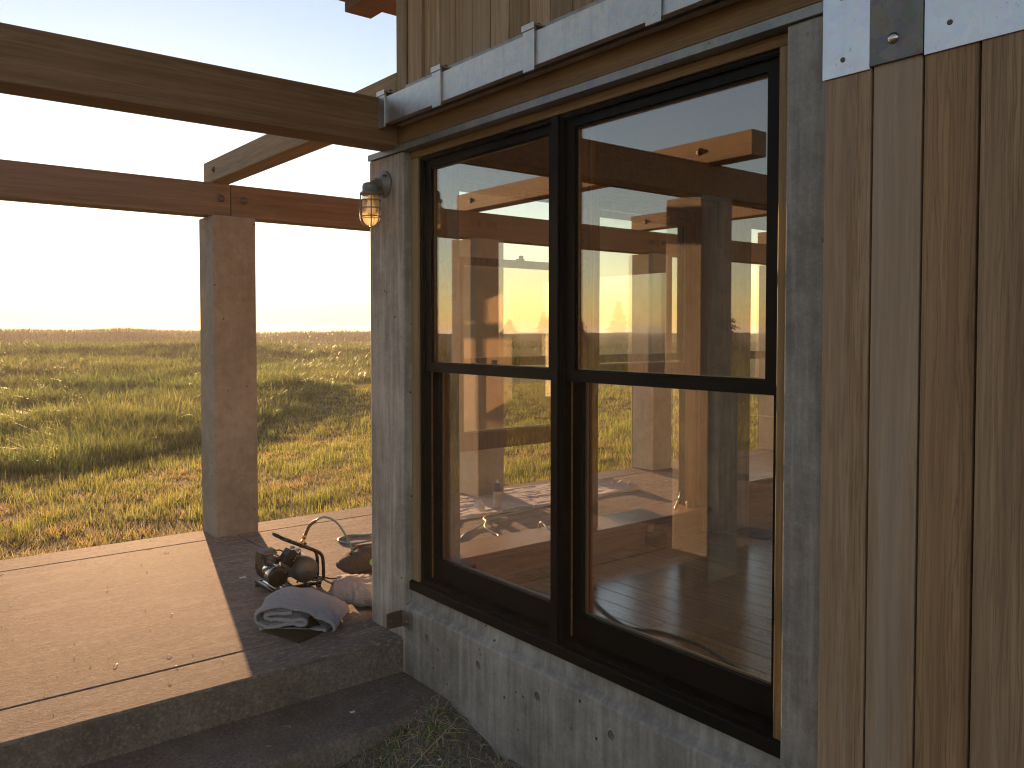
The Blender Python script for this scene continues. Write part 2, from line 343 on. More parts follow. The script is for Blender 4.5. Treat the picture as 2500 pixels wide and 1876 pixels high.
def bx(bm, x0, x1, y0, y1, z0, z1, bev=0.0, mi=0, seg=1):
    r = bmesh.ops.create_cube(bm, size=1)
    vs = r['verts']
    for v in vs:
        v.co = Vector((x0 + (v.co.x + .5) * (x1 - x0), y0 + (v.co.y + .5) * (y1 - y0), z0 + (v.co.z + .5) * (z1 - z0)))
    fs = set(f for v in vs for f in v.link_faces)
    for f in fs: f.material_index = mi
    if bev:
        es = list(set(e for f in fs for e in f.edges))
        rr = bmesh.ops.bevel(bm, geom=es, offset=bev, segments=seg, affect='EDGES', profile=0.5)
        for f in rr['faces']: f.material_index = mi
        vs = list(set(v for f in rr['faces'] for v in f.verts))
    return vs
def box(name, mat, parent, x0, x1, y0, y1, z0, z1, bev=0.0, origin=None, seg=1):
    bm = bmesh.new(); bx(bm, x0, x1, y0, y1, z0, z1, bev, 0, seg)
    return finish(name, bm, mat, parent, origin=origin)
def frame_from(d):
    d = Vector(d).normalized()
    u = d.orthogonal().normalized(); return u, d.cross(u)
def catmull(pts, n=8):
    P = [Vector(p) for p in pts]; P = [P[0] * 2 - P[1]] + P + [P[-1] * 2 - P[-2]]
    out = []
    for i in range(1, len(P) - 2):
        a, b, c, d = P[i - 1:i + 3]
        for k in range(n):
            t = k / n
            out.append(0.5 * ((2 * b) + (c - a) * t + (2 * a - 5 * b + 4 * c - d) * t * t + (3 * b - a - 3 * c + d) * t ** 3))
    out.append(P[-2]); return out
def tube(bm, pts, r, sides=8, mi=0, caps=True):
    pts = [Vector(p) for p in pts]
    rr = r if hasattr(r, '__len__') else [r] * len(pts)
    rings = []; u = None
    for i, p in enumerate(pts):
        d = (pts[min(i + 1, len(pts) - 1)] - pts[max(i - 1, 0)])
        if d.length < 1e-9: d = Vector((0, 0, 1))
        d.normalize()
        if u is None: u = d.orthogonal().normalized()
        u = (u - d * u.dot(d))
        u = u.normalized() if u.length > 1e-6 else d.orthogonal().normalized()
        w = d.cross(u)
        rings.append([bm.verts.new(p + (u * math.cos(a) + w * math.sin(a)) * rr[i]) for a in [2 * math.pi * k / sides for k in range(sides)]])
    for A, B in zip(rings[:-1], rings[1:]):
        for k in range(sides):
            f = bm.faces.new((A[k], A[(k + 1) % sides], B[(k + 1) % sides], B[k])); f.material_index = mi; f.smooth = True
    if caps:
        for ring in (rings[0], rings[-1]):
            try: f = bm.faces.new(ring); f.material_index = mi
            except ValueError: pass
def lathe(bm, base, axis, prof, sides=20, mi=0):
    """prof: list of (radius, distance along axis)"""
    d = Vector(axis).normalized(); u, w = frame_from(d); base = Vector(base)
    rings = []
    for r, h in prof:
        c = base + d * h
        if r < 1e-5: rings.append([bm.verts.new(c)])
        else: rings.append([bm.verts.new(c + (u * math.cos(a) + w * math.sin(a)) * r) for a in [2 * math.pi * k / sides for k in range(sides)]])
    for A, B in zip(rings[:-1], rings[1:]):
        for k in range(sides):
            k2 = (k + 1) % sides
            if len(A) == 1 and len(B) == 1: continue
            if len(A) == 1: f = bm.faces.new((A[0], B[k2], B[k]))
            elif len(B) == 1: f = bm.faces.new((A[k], A[k2], B[0]))
            else: f = bm.faces.new((A[k], A[k2], B[k2], B[k]))
            f.material_index = mi; f.smooth = True
    for ring in (rings[0], rings[-1]):
        if len(ring) > 2:
            f = bm.faces.new(ring); f.material_index = mi
def rough_edges(o, amp=0.003, cuts=20): pass

# ------------------------------------------------------------------ terrain
def H(x, y):
    x = np.asarray(x, float); y = np.asarray(y, float)
    xs = [-50, 3.1, 3.3, 5.6, 5.95, 9, 13, 20, 35, 60, 82, 95, 104, 125, 400, 4000]
    zs = [-.27, -.27, -.30, -.30, -.062, -.23, -.44, -.40, -.20, .05, .10, 1.05, 1.1, .3, -3, -12]
    q = y
    z = np.interp(q, xs, zs)
    amp = np.interp(q, [5.9, 10, 16, 30, 70, 130], [0, .03, .13, .26, .34, .4])
    und = (np.sin(x * .31 + y * .11 + 1.3) * .45 + np.sin(x * .13 - y * .19 + .4) * .5 + np.sin(x * .071 + y * .043 + 2.1) * .5
           + np.sin(x * .62 - y * .33 + .9) * .22 + np.sin(x * .023 + 3.) * .3)
    # a few named dune humps
    for hx, hy, ha, hr in ((9.5, 21.5, .24, 3.4), (4.5, 17, .16, 2.4), (16, 47, .75, 7), (7, 52, .6, 8), (30, 42, .5, 6), (1, 34, .4, 6), (22, 30, .4, 4), (22, 98, .3, 7), (34, 101, .3, 10), (14, 99, .25, 5), (52, 95, .3, 9), (75, 98, .3, 12), (-30, 90, .6, 16), (-60, 70, .6, 14)):
        z = z + ha * np.exp(-((x - hx) ** 2 + (y - hy) ** 2 * 1.3) / (hr * hr))
    z = z + und * amp * .55
    # low micro relief of the yard in front of the building
    yard = (y < 3.2)
    z = np.where(yard, z + .015 * np.sin(x * 5.1 + y * 3.7) + .01 * np.sin(x * 11 - y * 9) + .06 * np.exp(-((x - 1.8) ** 2 + (y - 2.9) ** 2) / .09), z)
    return z
def make_ground():
    rad = np.concatenate([[0.0], np.geomspace(.35, 4000, 190)])
    na = 300
    ang = np.linspace(0, 2 * np.pi, na, endpoint=False)
    vs = [(0, 0, float(H(0, 0)))]
    A, Rr = np.meshgrid(ang, rad[1:])
    X = (np.sin(A) * Rr).ravel(); Y = (np.cos(A) * Rr).ravel(); Z = H(X, Y)
    V = np.vstack([[0, 0, float(H(0, 0))], np.stack([X, Y, Z], 1)])
    F = []
    for k in range(na): F.append((0, 1 + (k + 1) % na, 1 + k))
    nr = len(rad) - 1
    for i in range(nr - 1):
        o = 1 + i * na
        for k in range(na):
            k2 = (k + 1) % na
            F.append((o + k, o + k2, o + na + k2, o + na + k))
    me = bpy.data.meshes.new('ground'); me.from_pydata(V.tolist(), [], F); me.update()
    me.materials.append(MAT['ground']); me.polygons.foreach_set('use_smooth', [True] * len(me.polygons))
    o = bpy.data.objects.new('ground', me); COL.objects.link(o); tag(o, kind='structure', label='grassy dune ground rolling to the horizon')
    # bare soil patch in the corner between step and building
    n = 60; xs = np.linspace(-4, 1.958, n * 2); ys = np.linspace(-.5, 2.93, n)
    XX, YY = np.meshgrid(xs, ys); ZZ = H(XX, YY) + .012 + .012 * np.sin(XX * 23) * np.sin(YY * 19) + .008 * np.sin(XX * 51 + YY * 37)
    V = np.stack([XX.ravel(), YY.ravel(), ZZ.ravel()], 1); W = n * 2
    F = [(j * W + i, j * W + i + 1, (j + 1) * W + i + 1, (j + 1) * W + i) for j in range(n - 1) for i in range(W - 1)]
    me = bpy.data.meshes.new('soil'); me.from_pydata(V.tolist(), [], F); me.materials.append(MAT['soil'])
    me.polygons.foreach_set('use_smooth', [True] * len(me.polygons))
    o = bpy.data.objects.new('soil', me); COL.objects.link(o); tag(o, kind='structure', label='dark bare soil beside the concrete step')
make_ground()

# ------------------------------------------------------------------ patio (structure): slabs as pieces, lower step
def make_patio():
    p = empty('patio', (-2, 4.5, 0)); tag(p, 'brown concrete patio slab with scored joints', None, None, 'structure')
    def slab(x0, x1, y0, y1, z1=0.0, z0=-.34):
        bm = bmesh.new(); bx(bm, x0, x1, y0, y1, z0, z1, .006, 0, 2); finish('slab', bm, 'slab', p)
    g = .004
    YF, YJ1, YJ2, YB = 3.262, 3.555, 5.622, 5.915
    xj = [-9.0] + [2.07 + 2.19 * k for k in range(-4, 5)] + [13.5]
    slab(-9, 1.957, YF, YJ1 - g)
    for a, b in zip(xj[:-1], xj[1:]):
        y0 = YJ1 + g
        slab(a + g, b - g, y0, YJ2 - g)
    for a, b in zip(xj[:-1], xj[1:]):
        slab(a + g, b - g, YJ2 + g, YB)
    bm = bmesh.new(); bx(bm, -9, 13.4, YF + .02, YB - .02, -.35, -.03); finish('joint_bed', bm, 'dark', p)
    s = empty('step', (-2, 3.0, -.16)); tag(s, 'low dark concrete step below the patio edge', None, None, 'structure')
    bm = bmesh.new()
    # step with slightly worn front edge
    n = 120; x0, x1 = -9.0, 1.956
    top = []; front = []; bot = []; back = []
    for i in range(n + 1):
        x = x0 + (x1 - x0) * i / n
        e = .010 * mnoise.noise((x * 5, 0, 0)) + .008 * mnoise.noise((x * 17, 2, 0))
        back.append(bm.verts.new((x, 3.258, -.158)))
        top.append(bm.verts.new((x, 2.872 + e, -.162)))
        front.append(bm.verts.new((x, 2.855 + e, -.182)))
        bot.append(bm.verts.new((x, 2.850 + e, -.36)))
    for A, B in ((back, top), (top, front), (front, bot)):
        for i in range(n): bm.faces.new((A[i], A[i + 1], B[i + 1], B[i]))
    finish('tread', bm, 'step', s)
    return p
make_patio()
bm = bmesh.new(); bx(bm, -9, 1.9565, 3.2585, 3.2605, -.32, -.012); fr = finish('patio_riser', bm, 'step', bpy.data.objects['patio'])

# ------------------------------------------------------------------ pergola
def bolt(name, parent, c, axis, r=.016, mat='rust'):
    bm = bmesh.new()
    lathe(bm, c, axis, [(r * 1.6, 0), (r * 1.6, .003), (r, .0031), (r * .95, .012), (r * .5, .016), (0, .017)], 12)
    return finish(name, bm, mat, parent)
def make_pergola():
    p = empty('pergola', (-.1, 4.5, 0))
    tag(p, 'timber beam pergola on square concrete posts over the patio', 'pergola')
    def post(x, y, z1):
        bm = bmesh.new(); bx(bm, x, x + .297, y, y + .29, -.30, z1, .010, 0, 2)
        return finish('post', bm, 'post', p)
    for k in range(-4, 5):
        x = 1.927 + 2.19 * k
        o = post(x, 5.648, 2.19)
        bolt('bolt', o, (x + .075, 5.70, 2.31), (0, -1, 0)); bolt('bolt', o, (x + .235, 5.70, 2.31), (0, -1, 0))
        if k < 0: post(x, 3.245, 2.236)
    def beam(name, x0, x1, y0, y1, z0, z1, mat):
        bm = bmesh.new(); bx(bm, x0, x1, y0, y1, z0, z1, .006, 0, 2)
        return finish(name, bm, mat, p)
    # front beam and far beam, the far one in lengths jointed over the posts
    beam('beam', -7.0, 1.9562, 3.276, 3.43, 2.238, 2.44, 'beam_x')
    xs = [-8.0] + [2.075 + 2.19 * k for k in (-2, 0, 2, 4)] + [11]
    for a, b in zip(xs[:-1], xs[1:]):
        beam('beam', a + .0015, b - .0015, 5.715, 5.865, 2.192, 2.415, 'beam_far')
    for k in range(-3, 5):
        x = 1.985 + 2.19 * k
        y0 = 2.96 if k < 0 else 3.345
        o = beam('cross_beam', x, x + .14, y0, 6.0, 2.442, 2.592, 'beam_y')
        for zz in (2.52,):
            bolt('bolt', o, (x, 5.79, zz), (-1, 0, 0), .015); bolt('bolt', o, (x + .14, 5.79, zz), (1, 0, 0), .015)
            if k < 0: bolt('bolt', o, (x + .14, 3.35, zz), (1, 0, 0), .015)
    return p
make_pergola()

# ------------------------------------------------------------------ house
house = empty('house', (1.961, 1.3, -.3))
tag(house, 'cedar and concrete house corner with black double-hung windows', 'house')
def hbox(name, mat, x0, x1, y0, y1, z0, z1, bev=0.0, parent=None, seg=1):
    return box(name, mat, parent or house, x0, x1, y0, y1, z0, z1, bev, seg=seg)
XF = 1.961
# columns
hbox('column', 'column', XF, 2.27, 3.245, 3.555, -.34, 2.211, .006, seg=2)
c_r = hbox('column', 'curb', XF, 2.27, .96, 1.290, -.34, 2.211, .006, seg=2)
hbox('column', 'column', 4.25, 4.565, 3.245, 3.555, -.2, 2.211, .006, seg=2)
hbox('column', 'column', 6.54, 6.855, 3.245, 3.555, -.2, 2.211, .006, seg=2)
# curb wall below the west windows: stepped profile with a washed ledge
def curb():
    bm = bmesh.new()
    n = 80; y0, y1 = 1.2905, 3.2445
    prof = [(XF, -.36), (XF, .140), (XF + .004, .150), (1.992, .168), (1.998, .215), (2.13, .225), (2.13, -.36)]
    rings = []
    for i in range(n + 1):
        y = y0 + (y1 - y0) * i / n
        ring = []
        for j, (x, z) in enumerate(prof):
            dz = dx = 0
            if j in (1, 2): dz = .006 * mnoise.noise((y * 9, 1, 0)) + .003 * mnoise.noise((y * 31, 4, 0)); dx = .002 * mnoise.noise((y * 27, 7, 0))
            ring.append(bm.verts.new((x + abs(dx), y, z + dz)))
        rings.append(ring)
    for A, B in zip(rings[:-1], rings[1:]):
        for j in range(len(prof)):
            k = (j + 1) % len(prof); bm.faces.new((A[j], A[k], B[k], B[j]))
    bm.faces.new(rings[0]); bm.faces.new(rings[-1])
    o = finish('curb_wall', bm, 'curb', house)
    for y in (3.056, 2.675, 2.305, 1.926, 1.55):
        bm = bmesh.new(); lathe(bm, (XF - .0015, y, .06), (1, 0, 0), [(.016, 0), (.012, .0012), (.011, .0013), (0, .0014)], 14)
        t = finish('tie_hole', bm, 'step', o)
        bm = bmesh.new()
        c = Vector((XF - .0012, y, .06))
        ringo = [bm.verts.new(c + Vector((0, math.cos(a) * .021, math.sin(a) * .021))) for a in [2 * math.pi * k / 16 for k in range(16)]]
        ringi = [bm.verts.new(c + Vector((-.0035, math.cos(a) * .015, math.sin(a) * .015))) for a in [2 * math.pi * k / 16 for k in range(16)]]
        for k in range(16): bm.faces.new((ringo[k], ringo[(k + 1) % 16], ringi[(k + 1) % 16], ringi[k]))
        finish('tie_rim', bm, 'curb', o)
    return o
curb()
hbox('curb_wall', 'curb', 2.0, 2.13, -3, .9595, -.36, .24)
hbox('curb_wall', 'curb', 2.2705, 9.0, 3.40, 3.555, -.36, .215)      # north curb, under the north windows
# header timber, bearing plate, head trim
hbox('header_beam', 'trim_y', 1.957, 2.10, .3, 3.43, 2.242, 2.452, .004)
hbox('header_beam', 'trim_y', 2.1005, 9.0, 3.30, 3.52, 2.242, 2.44, .004)
hbox('bearing_plate', 'flash', 1.950, 2.12, .3, 3.55, 2.2125, 2.2395)
hbox('bearing_plate', 'flash', 2.1205, 9.0, 3.27, 3.53, 2.2125, 2.2395)
hbox('head_trim', 'trim_y', 2.0, 2.10, 1.2905, 3.2445, 2.178, 2.2115, .002)
hbox('side_trim', 'trim_z', 2.0, 2.05, 3.188, 3.2445, .262, 2.1775, .003)
hbox('side_trim', 'trim_z', 2.0, 2.05, 1.2905, 1.339, .262, 2.1775, .003)
hbox('head_trim', 'fir_in_x', 2.2705, 4.2495, 3.30, 3.50, 2.178, 2.2115, .002)
hbox('head_trim', 'fir_in_x', 4.5655, 6.5395, 3.30, 3.50, 2.178, 2.2115, .002)

def window(axis, u0, u1, d0, s, z0, z1, zm, inner, lower=0.0, name='window', sillmat=None):
    """double-hung unit. axis 'y': wall along y, u = y, depth d = x growing inwards (s=+1)
       axis 'x': wall along x, u = x, depth d = y, inwards is -y (s=-1). u0..u1 = glass edges, d0 = outer frame plane."""
    w = empty(name, ((d0, (u0 + u1) / 2, z0) if axis == 'y' else ((u0 + u1) / 2, d0, z0)), house)
    def b(bm, ua, ub, da, db, za, zb, mi, bev=0.0):
        da, db = d0 + s * da, d0 + s * db
        if da > db: da, db = db, da
        if axis == 'y': bx(bm, da, db, ua, ub, za, zb, bev, mi)
        else: bx(bm, ua, ub, da, db, za, zb, bev, mi)
    def ring(nm, ua, ub, za, zb, st, rt, rb, da, dm, db, mats, gl=None):
        bm = bmesh.new()
        for (a, c, mi) in ((da, dm, 0), (dm, db, 1)):
            e = 0 if mi == 0 else .0006
            b(bm, ua, ua + st - e, a, c, za, zb, mi); b(bm, ub - st + e, ub, a, c, za, zb, mi)
            b(bm, ua + st - e, ub - st + e, a, c, zb - rt + e, zb - .0004, mi); b(bm, ua + st - e, ub - st + e, a, c, za + .0004, za + rb - e, mi)
        # glazing bead set back
        o = finish(nm, bm, mats, w)
        return o
    def pane(ua, ub, za, zb, d):
        bm = bmesh.new(); b(bm, ua, ub, d, d + .004, za, zb, 0); return finish('pane', bm, 'glass', w)
    mats = ['black', inner]
    # outer frame: jambs, head and sub-sill
    ring('frame', u0 - .066, u1 + .066, z0 - .105, z1 + .046, .017, .010, .012, .0, .05, .13, mats)
    # stops
    ring('stop', u0 - .049, u1 + .049, z0 - .092, z1 + .036, .006, .004, .003, .004, .014, .018, ['black', 'black'])
    ring('upper_sash', u0 - .048, u1 + .048, zm, z1 + .035, .048, .035, .040, .019, .036, .054, mats)
    bead = .008
    ring('glazing_bead', u0 - .0002, u1 + .0002, zm + .040, z1 + .0002, bead, bead, .004, .026, .031, .046, mats)
    pane(u0 - .003, u1 + .003, zm + .038, z1 + .003, .036)
    ring('spacer', u0 + .0002, u1 - .0002, zm + .0402, z1 - .0002, .007, .006, .007, .0402, .044, .046, ['spacer', 'spacer'])
    zl = z0 - .091 + lower
    ring('lower_sash', u0 - .048, u1 + .048, zl, zm + .036 + lower - .001, .048, .036, .091, .058, .076, .094, mats)
    pane(u0 - .003, u1 + .003, zl + .088, zm + .003 + lower, .075)
    ring('spacer', u0 + .0002, u1 - .0002, zl + .0912, zm + lower - .0002, .007, .006, .007, .0792, .083, .085, ['spacer', 'spacer'])
    # sash lock on the meeting rail
    um = (u0 + u1) / 2
    bm = bmesh.new(); b(bm, um - .022, um + .022, .062, .088, zm + .036 + lower, zm + .044 + lower, 0, .002); b(bm, um - .006, um + .02, .068, .08, zm + .044 + lower, zm + .062 + lower, 0, .002)
    finish('sash_lock', bm, 'rust', w)
    # sill nose
    return w
# west pair (seen from outside): glass y 1.39..2.19 and 2.33..3.126
window('y', 2.330, 3.126, 2.012, 1, .368, 2.130, 1.221, 'fir_in_y')
window('y', 1.392, 2.190, 2.012, 1, .368, 2.130, 1.221, 'fir_in_y')
hbox('mullion', 'black', 1.999, 2.06, 2.2455, 2.2835, .262, 2.1775, .002)
hbox('mullion', 'fir_in_z', 2.1425, 2.165, 2.225, 2.305, .262, 2.1775, .002)
def sill():
    bm = bmesh.new()
    prof = [(1.985, .222), (1.985, .258), (1.990, .262), (2.07, .276), (2.13, .276), (2.13, .222)]
    a = [bm.verts.new((x, 1.2905, z)) for x, z in prof]; c = [bm.verts.new((x, 3.2445, z)) for x, z in prof]
    for j in range(len(prof)): k = (j + 1) % len(prof); bm.faces.new((a[j], a[k], c[k], c[j]))
    bm.faces.new(a); bm.faces.new(c)
    finish('sill', bm, 'black', house)
sill()
hbox('stool', 'fir_in_y', 2.131, 2.19, 1.30, 3.24, .250, .270, .003)
hbox('apron', 'fir_in_y', 2.131, 2.150, 1.30, 3.24, .131, .249)
hbox('jamb_trim', 'fir_in_z', 2.1425, 2.165, 3.1925, 3.2445, .271, 2.20, .002)
hbox('jamb_trim', 'fir_in_z', 2.1425, 2.165, 1.2905, 1.326, .271, 2.20, .002)
# north windows (seen from inside)
NW = [(2.405, 3.165, .52), (3.355, 4.115, .84), (4.705, 5.465, .0), (5.655, 6.41, .0)]
for u0, u1, up in NW:
    window('x', u0, u1, 3.500, -1, .368, 2.118, 1.221, 'fir_in_z', up)
for x0, x1 in ((2.2705, 2.339), (3.2315, 3.2885), (4.1815, 4.2495), (4.5655, 4.639), (5.5315, 5.5885), (6.4765, 6.5395)):
    hbox('jamb_trim', 'fir_in_z', x0, x1, 3.345, 3.50, .30, 2.1775, .002)
for x0, x1 in ((2.2705, 4.2495), (4.5655, 6.5395)):
    hbox('sill', 'fir_in_x', x0, x1, 3.30, 3.56, .262, .292, .004)
    hbox('apron', 'fir_in_x', x0, x1, 3.372, 3.395, .131, .2615)
    hbox('sill_riser', 'column', x0, x1, 3.3955, 3.54, .2155, .2615)
# interior shell
for y0, y1, z0, z1 in ((-3.0, 3.56, -.2, .45), (-3.0, 3.56, 2.15, 2.9), (-3.0, -2.4, .4505, 2.1495), (-.1, .3, .4505, 2.1495), (2.9, 3.56, .4505, 2.1495)):
    hbox('interior_wall', 'plaster', 8.0, 8.1, y0, y1, z0, z1)  # unseen east wall, openings added to let daylight into the room
hbox('interior_wall', 'ceil', 2.13, 8.0, -3.1, -3.0, -.2, 2.9)
hbox('interior_wall', 'plaster', 6.856, 8.0, 3.30, 3.555, .13, 2.2)
hbox('exterior_wall', 'plaster', 2.0, 2.13, -3.0, .9595, .2405, 2.2)
hbox('ceiling', 'ceil', 2.105, 8.1, -3.1, 3.29, 2.455, 2.5)
fl = empty('floor', (5, 0, .12), house)
hbox('floor_bed', 'dark', 2.1305, 7.999, -2.99, 3.39, .05, .112, parent=fl)
xx = 2.132; i = 0
while xx < 7.95:
    wdt = .128
    cuts = sorted([random.uniform(-1.5, 2.6)]) if random.random() < .75 else []
    ys = [-2.98] + cuts + [3.371]
    for a, c in zip(ys[:-1], ys[1:]):
        bm = bmesh.new(); bx(bm, xx, min(xx + wdt - .0035, 7.99), a + .0007, c - .0007, .112, .130 + random.uniform(-.0003, .0003), .0012)
        finish('plank', bm, 'floor', fl)
    xx += wdt

# upper siding wall with individual boards, track and roof
sw = empty('siding_wall', (1.98, 2.0, 2.45), house)
hbox('backing', 'dark', 1.995, 2.05, -3, 3.30, 2.4525, 3.35, parent=sw)
edges = [3.204, 3.089, 2.968, 2.849, 2.734, 2.614, 2.497, 2.379, 2.260]
while edges[-1] > -.5: edges.append(edges[-1] - .118)
hbox('corner_board', 'siding', 1.955, 1.990, 3.206, 3.292, 2.4545, 3.34, .003, parent=sw)
hbox('corner_board', 'siding', 1.962, 1.990, 3.0905, 3.2035, 2.4545, 3.34, .003, parent=sw)
for a, c in zip(edges[1:-1], edges[2:]):
    hbox('board', 'siding', 1.974 + random.uniform(0, .002), 1.990, c + .0015, a - .0015, 2.4545, 3.34, .002, parent=sw)
# north return of the upper wall
hbox('return_wall', 'siding', 2.0005, 9.0, 3.3005, 3.335, 2.4405, 3.34)
hbox('flashing', 'flash', 1.9485, 1.9535, -.3, 3.205, 2.4535, 2.492)
# sliding-door track: galvanized box with strap brackets
trk = empty('door_track', (1.90, 1.8, 2.31), house)
def track():
    bm = bmesh.new()
    # box channel open below (C-section)
    x0, x1, z0, z1, th = 1.862, 1.948, 2.317, 2.432, .004
    bx(bm, x0, x0 + th, -.3, 3.232, z0, z1); bx(bm, x1 - th, x1, -.3, 3.232, z0, z1); bx(bm, x0 + th, x1 - th, -.3, 3.232, z1 - th, z1 - .0002)
    bx(bm, x0 + th, x0 + .03, -.3, 3.232, z0 + .0002, z0 + th); bx(bm, x1 - .03, x1 - th, -.3, 3.232, z0 + .0002, z0 + th)
    finish('channel', bm, 'galv', trk)
    for y in (3.252, 2.812, 2.235, 1.665, 1.10, .53):
        bm = bmesh.new(); hw = .030
        bx(bm, 1.853, 1.8615, y - hw, y + hw, 2.300, 2.452, .001)                 # front leg
        bx(bm, 1.853, 1.9565, y - hw, y + hw, 2.4525, 2.460, .001)                 # top leg to wall
        bx(bm, 1.849, 1.8525, y - hw - .004, y + hw + .004, 2.440, 2.462, .001)    # lip
        o = finish('bracket', bm, 'galv', trk)
        bolt('bolt', o, (1.90, y, 2.460), (0, 0, 1), .008)
track()
# roof: soffit boards, rafters, fascia
rf = empty('roof', (4, 1, 3.3), house)
for k in range(34):
    y1 = 4.50 - k * .14
    hbox('soffit_board', 'roof', .9, 9.6, y1 - .137, y1, 3.345, 3.365, .002, parent=rf)
hbox('roof_deck', 'roof', .88, 9.62, -3.3, 4.505, 3.3655, 3.44, parent=rf)
for k in range(-1, 4):
    x = 2.235 + k * 1.07 * 1.6
    if k < 0: continue
    hbox('rafter', 'roof', x, x + .17, 3.336, 4.33, 3.215, 3.3445, .004, parent=rf)

# ------------------------------------------------------------------ sliding barn door
def barn_door():
    d = empty('sliding_door', (1.90, .53, .1))
    tag(d, 'weathered cedar plank sliding door with galvanized top strap', 'door')
    ed = [1.1325, 1.009, .891, .772, .652, .533, .414, .295, .176, .057, -.06]
    for q, (a, c) in enumerate(zip(ed[:-1], ed[1:])):
        bm = bmesh.new(); bx(bm, 1.881 + random.uniform(0, .0012), 1.905, c + .0027, a - .0027, .07, 2.25, .0025, 0, 2)
        finish('plank', bm, 'door_board_' + 'abcddabcdb'[q], d)
    bm = bmesh.new(); bx(bm, 1.9055, 1.925, -.05, 1.128, .09, 2.23); finish('backing', bm, 'dark', d)
    def plate(name, mat, x0, x1, y0, y1, z0, z1):
        bm = bmesh.new(); bx(bm, x0, x1, y0, y1, z0, z1, .0008); return finish(name, bm, mat, d)
    p1 = plate('top_strap', 'galv_door', 1.8762, 1.8800, 1.0135, 1.1345, 2.0135, 2.262)
    p2 = plate('top_strap', 'galv_door', 1.8762, 1.8800, -.062, .888, 2.0135, 2.262)
    h1 = plate('hanger_strap', 'strap', 1.8725, 1.8798, .8895, 1.0120, 2.018, 2.30)
    h2 = plate('hanger_strap', 'strap', 1.8720, 1.8758, .08, .203, 2.018, 2.30)
    for h, y in ((h1, .956), (h2, .14)):
        bm = bmesh.new(); lathe(bm, (1.8725, y, 2.069), (-1, 0, 0), [(.0135, 0), (.0135, .001), (.0125, .004), (.009, .0068), (.004, .0082), (0, .0086)], 20)
        finish('carriage_bolt', bm, 'steel', h, smooth=True)
    def screw(y, z, par):
        bm = bmesh.new(); lathe(bm, (1.8762, y, z), (-1, 0, 0), [(.0062, 0), (.006, .0014), (.0042, .0022), (.002, .0012), (0, .0012)], 12)
        finish('screw', bm, 'rust', par)
    screw(1.081, 2.052, p1); screw(1.085, 2.2, p1)
    for y, z in ((.833, 2.070), (.731, 2.105), (.62, 2.06), (.45, 2.1)): screw(y, z, p2)
barn_door()

# door stop angle bolted to the curb corner
def door_stop():
    d = empty('door_stop', (XF - .004, 3.20, .07))
    tag(d, 'rusty steel angle bracket bolted at the base of the corner column', 'bracket')
    bm = bmesh.new(); bx(bm, XF - .009, XF - .0025, 3.180, 3.262, .054, .128, .001); finish('wall_leg', bm, 'strap', d)
    bm = bmesh.new(); bx(bm, XF - .088, XF - .0095, 3.2555, 3.262, .054, .128, .001); finish('stop_leg', bm, 'rust', d)
    bolt('bolt', d, (XF - .009, 3.212, .088), (-1, 0, 0), .010)
    bolt('bolt', d, (XF - .065, 3.2555, .09), (0, -1, 0), .007)
door_stop()

# ------------------------------------------------------------------ caged wall lamp
def wall_lamp():
    bx0 = Vector((XF, 3.408, 2.085))
    d = empty('wall_lamp', bx0); tag(d, 'grey caged jelly-jar wall lamp glowing on the corner column', 'lamp')
    bm = bmesh.new(); lathe(bm, bx0, (-1, 0, 0), [(.062, -.001), (.062, .010), (.056, .014), (.046, .016), (.043, .022), (.030, .026), (.026, .034)], 28)
    finish('back_plate', bm, 'lampgray', d, smooth=False)
    for a in (.6, 2.4, 4.5):
        bolt('screw', d, bx0 + Vector((-.016, .050 * math.cos(a), .050 * math.sin(a))), (-1, 0, 0), .004)
    cx, cyy = XF - .082, 3.398
    bm = bmesh.new()
    pts = catmull([bx0 + Vector((-.012, 0, 0)), bx0 + Vector((-.035, -.003, -.004)), bx0 + Vector((-.06, -.007, -.014)), Vector((cx, cyy, 2.056))], 6)
    tube(bm, pts, [.029 - .003 * math.sin(i / len(pts) * 3) for i in range(len(pts))], 14)
    lathe(bm, (cx, cyy, 2.082), (0, 0, -1), [(.0, 0), (.026, .001), (.034, .006), (.037, .018), (.037, .040), (.046, .044), (.047, .054), (.043, .056)], 24)
    finish('arm', bm, 'lampgray', d)
    # glass jar
    bm = bmesh.new(); lathe(bm, (cx, cyy, 2.026), (0, 0, -1), [(.035, 0), (.038, .01), (.038, .095), (.034, .116), (.024, .132), (.010, .140), (0, .1415)], 24)
    j = finish('glass_jar', bm, 'jar', d, smooth=True)
    bm = bmesh.new(); lathe(bm, (cx, cyy, 2.024), (0, 0, -1), [(.012, 0), (.013, .025), (.019, .045), (.024, .065), (.021, .085), (.010, .097), (0, .1)], 18)
    finish('bulb', bm, 'bulb', d, smooth=True)
    bm = bmesh.new()
    rr = .0455
    for k in range(4):
        a = math.pi / 4 + k * math.pi / 2 + .35
        u = Vector((math.cos(a), math.sin(a), 0)); c = Vector((cx, cyy, 0))
        pts = [c + u * .046 + Vector((0, 0, 2.034)), c + u * rr + Vector((0, 0, 1.994)), c + u * rr + Vector((0, 0, 1.926)), c + u * .040 + Vector((0, 0, 1.904)), c + u * .024 + Vector((0, 0, 1.887)), c + u * .003 + Vector((0, 0, 1.878))]
        tube(bm, catmull(pts, 4), .0030, 8)
    for zz in (2.001, 1.966, 1.928):
        pts = [Vector((cx + rr * math.cos(t), cyy + rr * math.sin(t), zz)) for t in [2 * math.pi * k / 28 for k in range(29)]]
        tube(bm, pts, .0027, 8, caps=False)
    finish('cage', bm, 'lampgray', d)
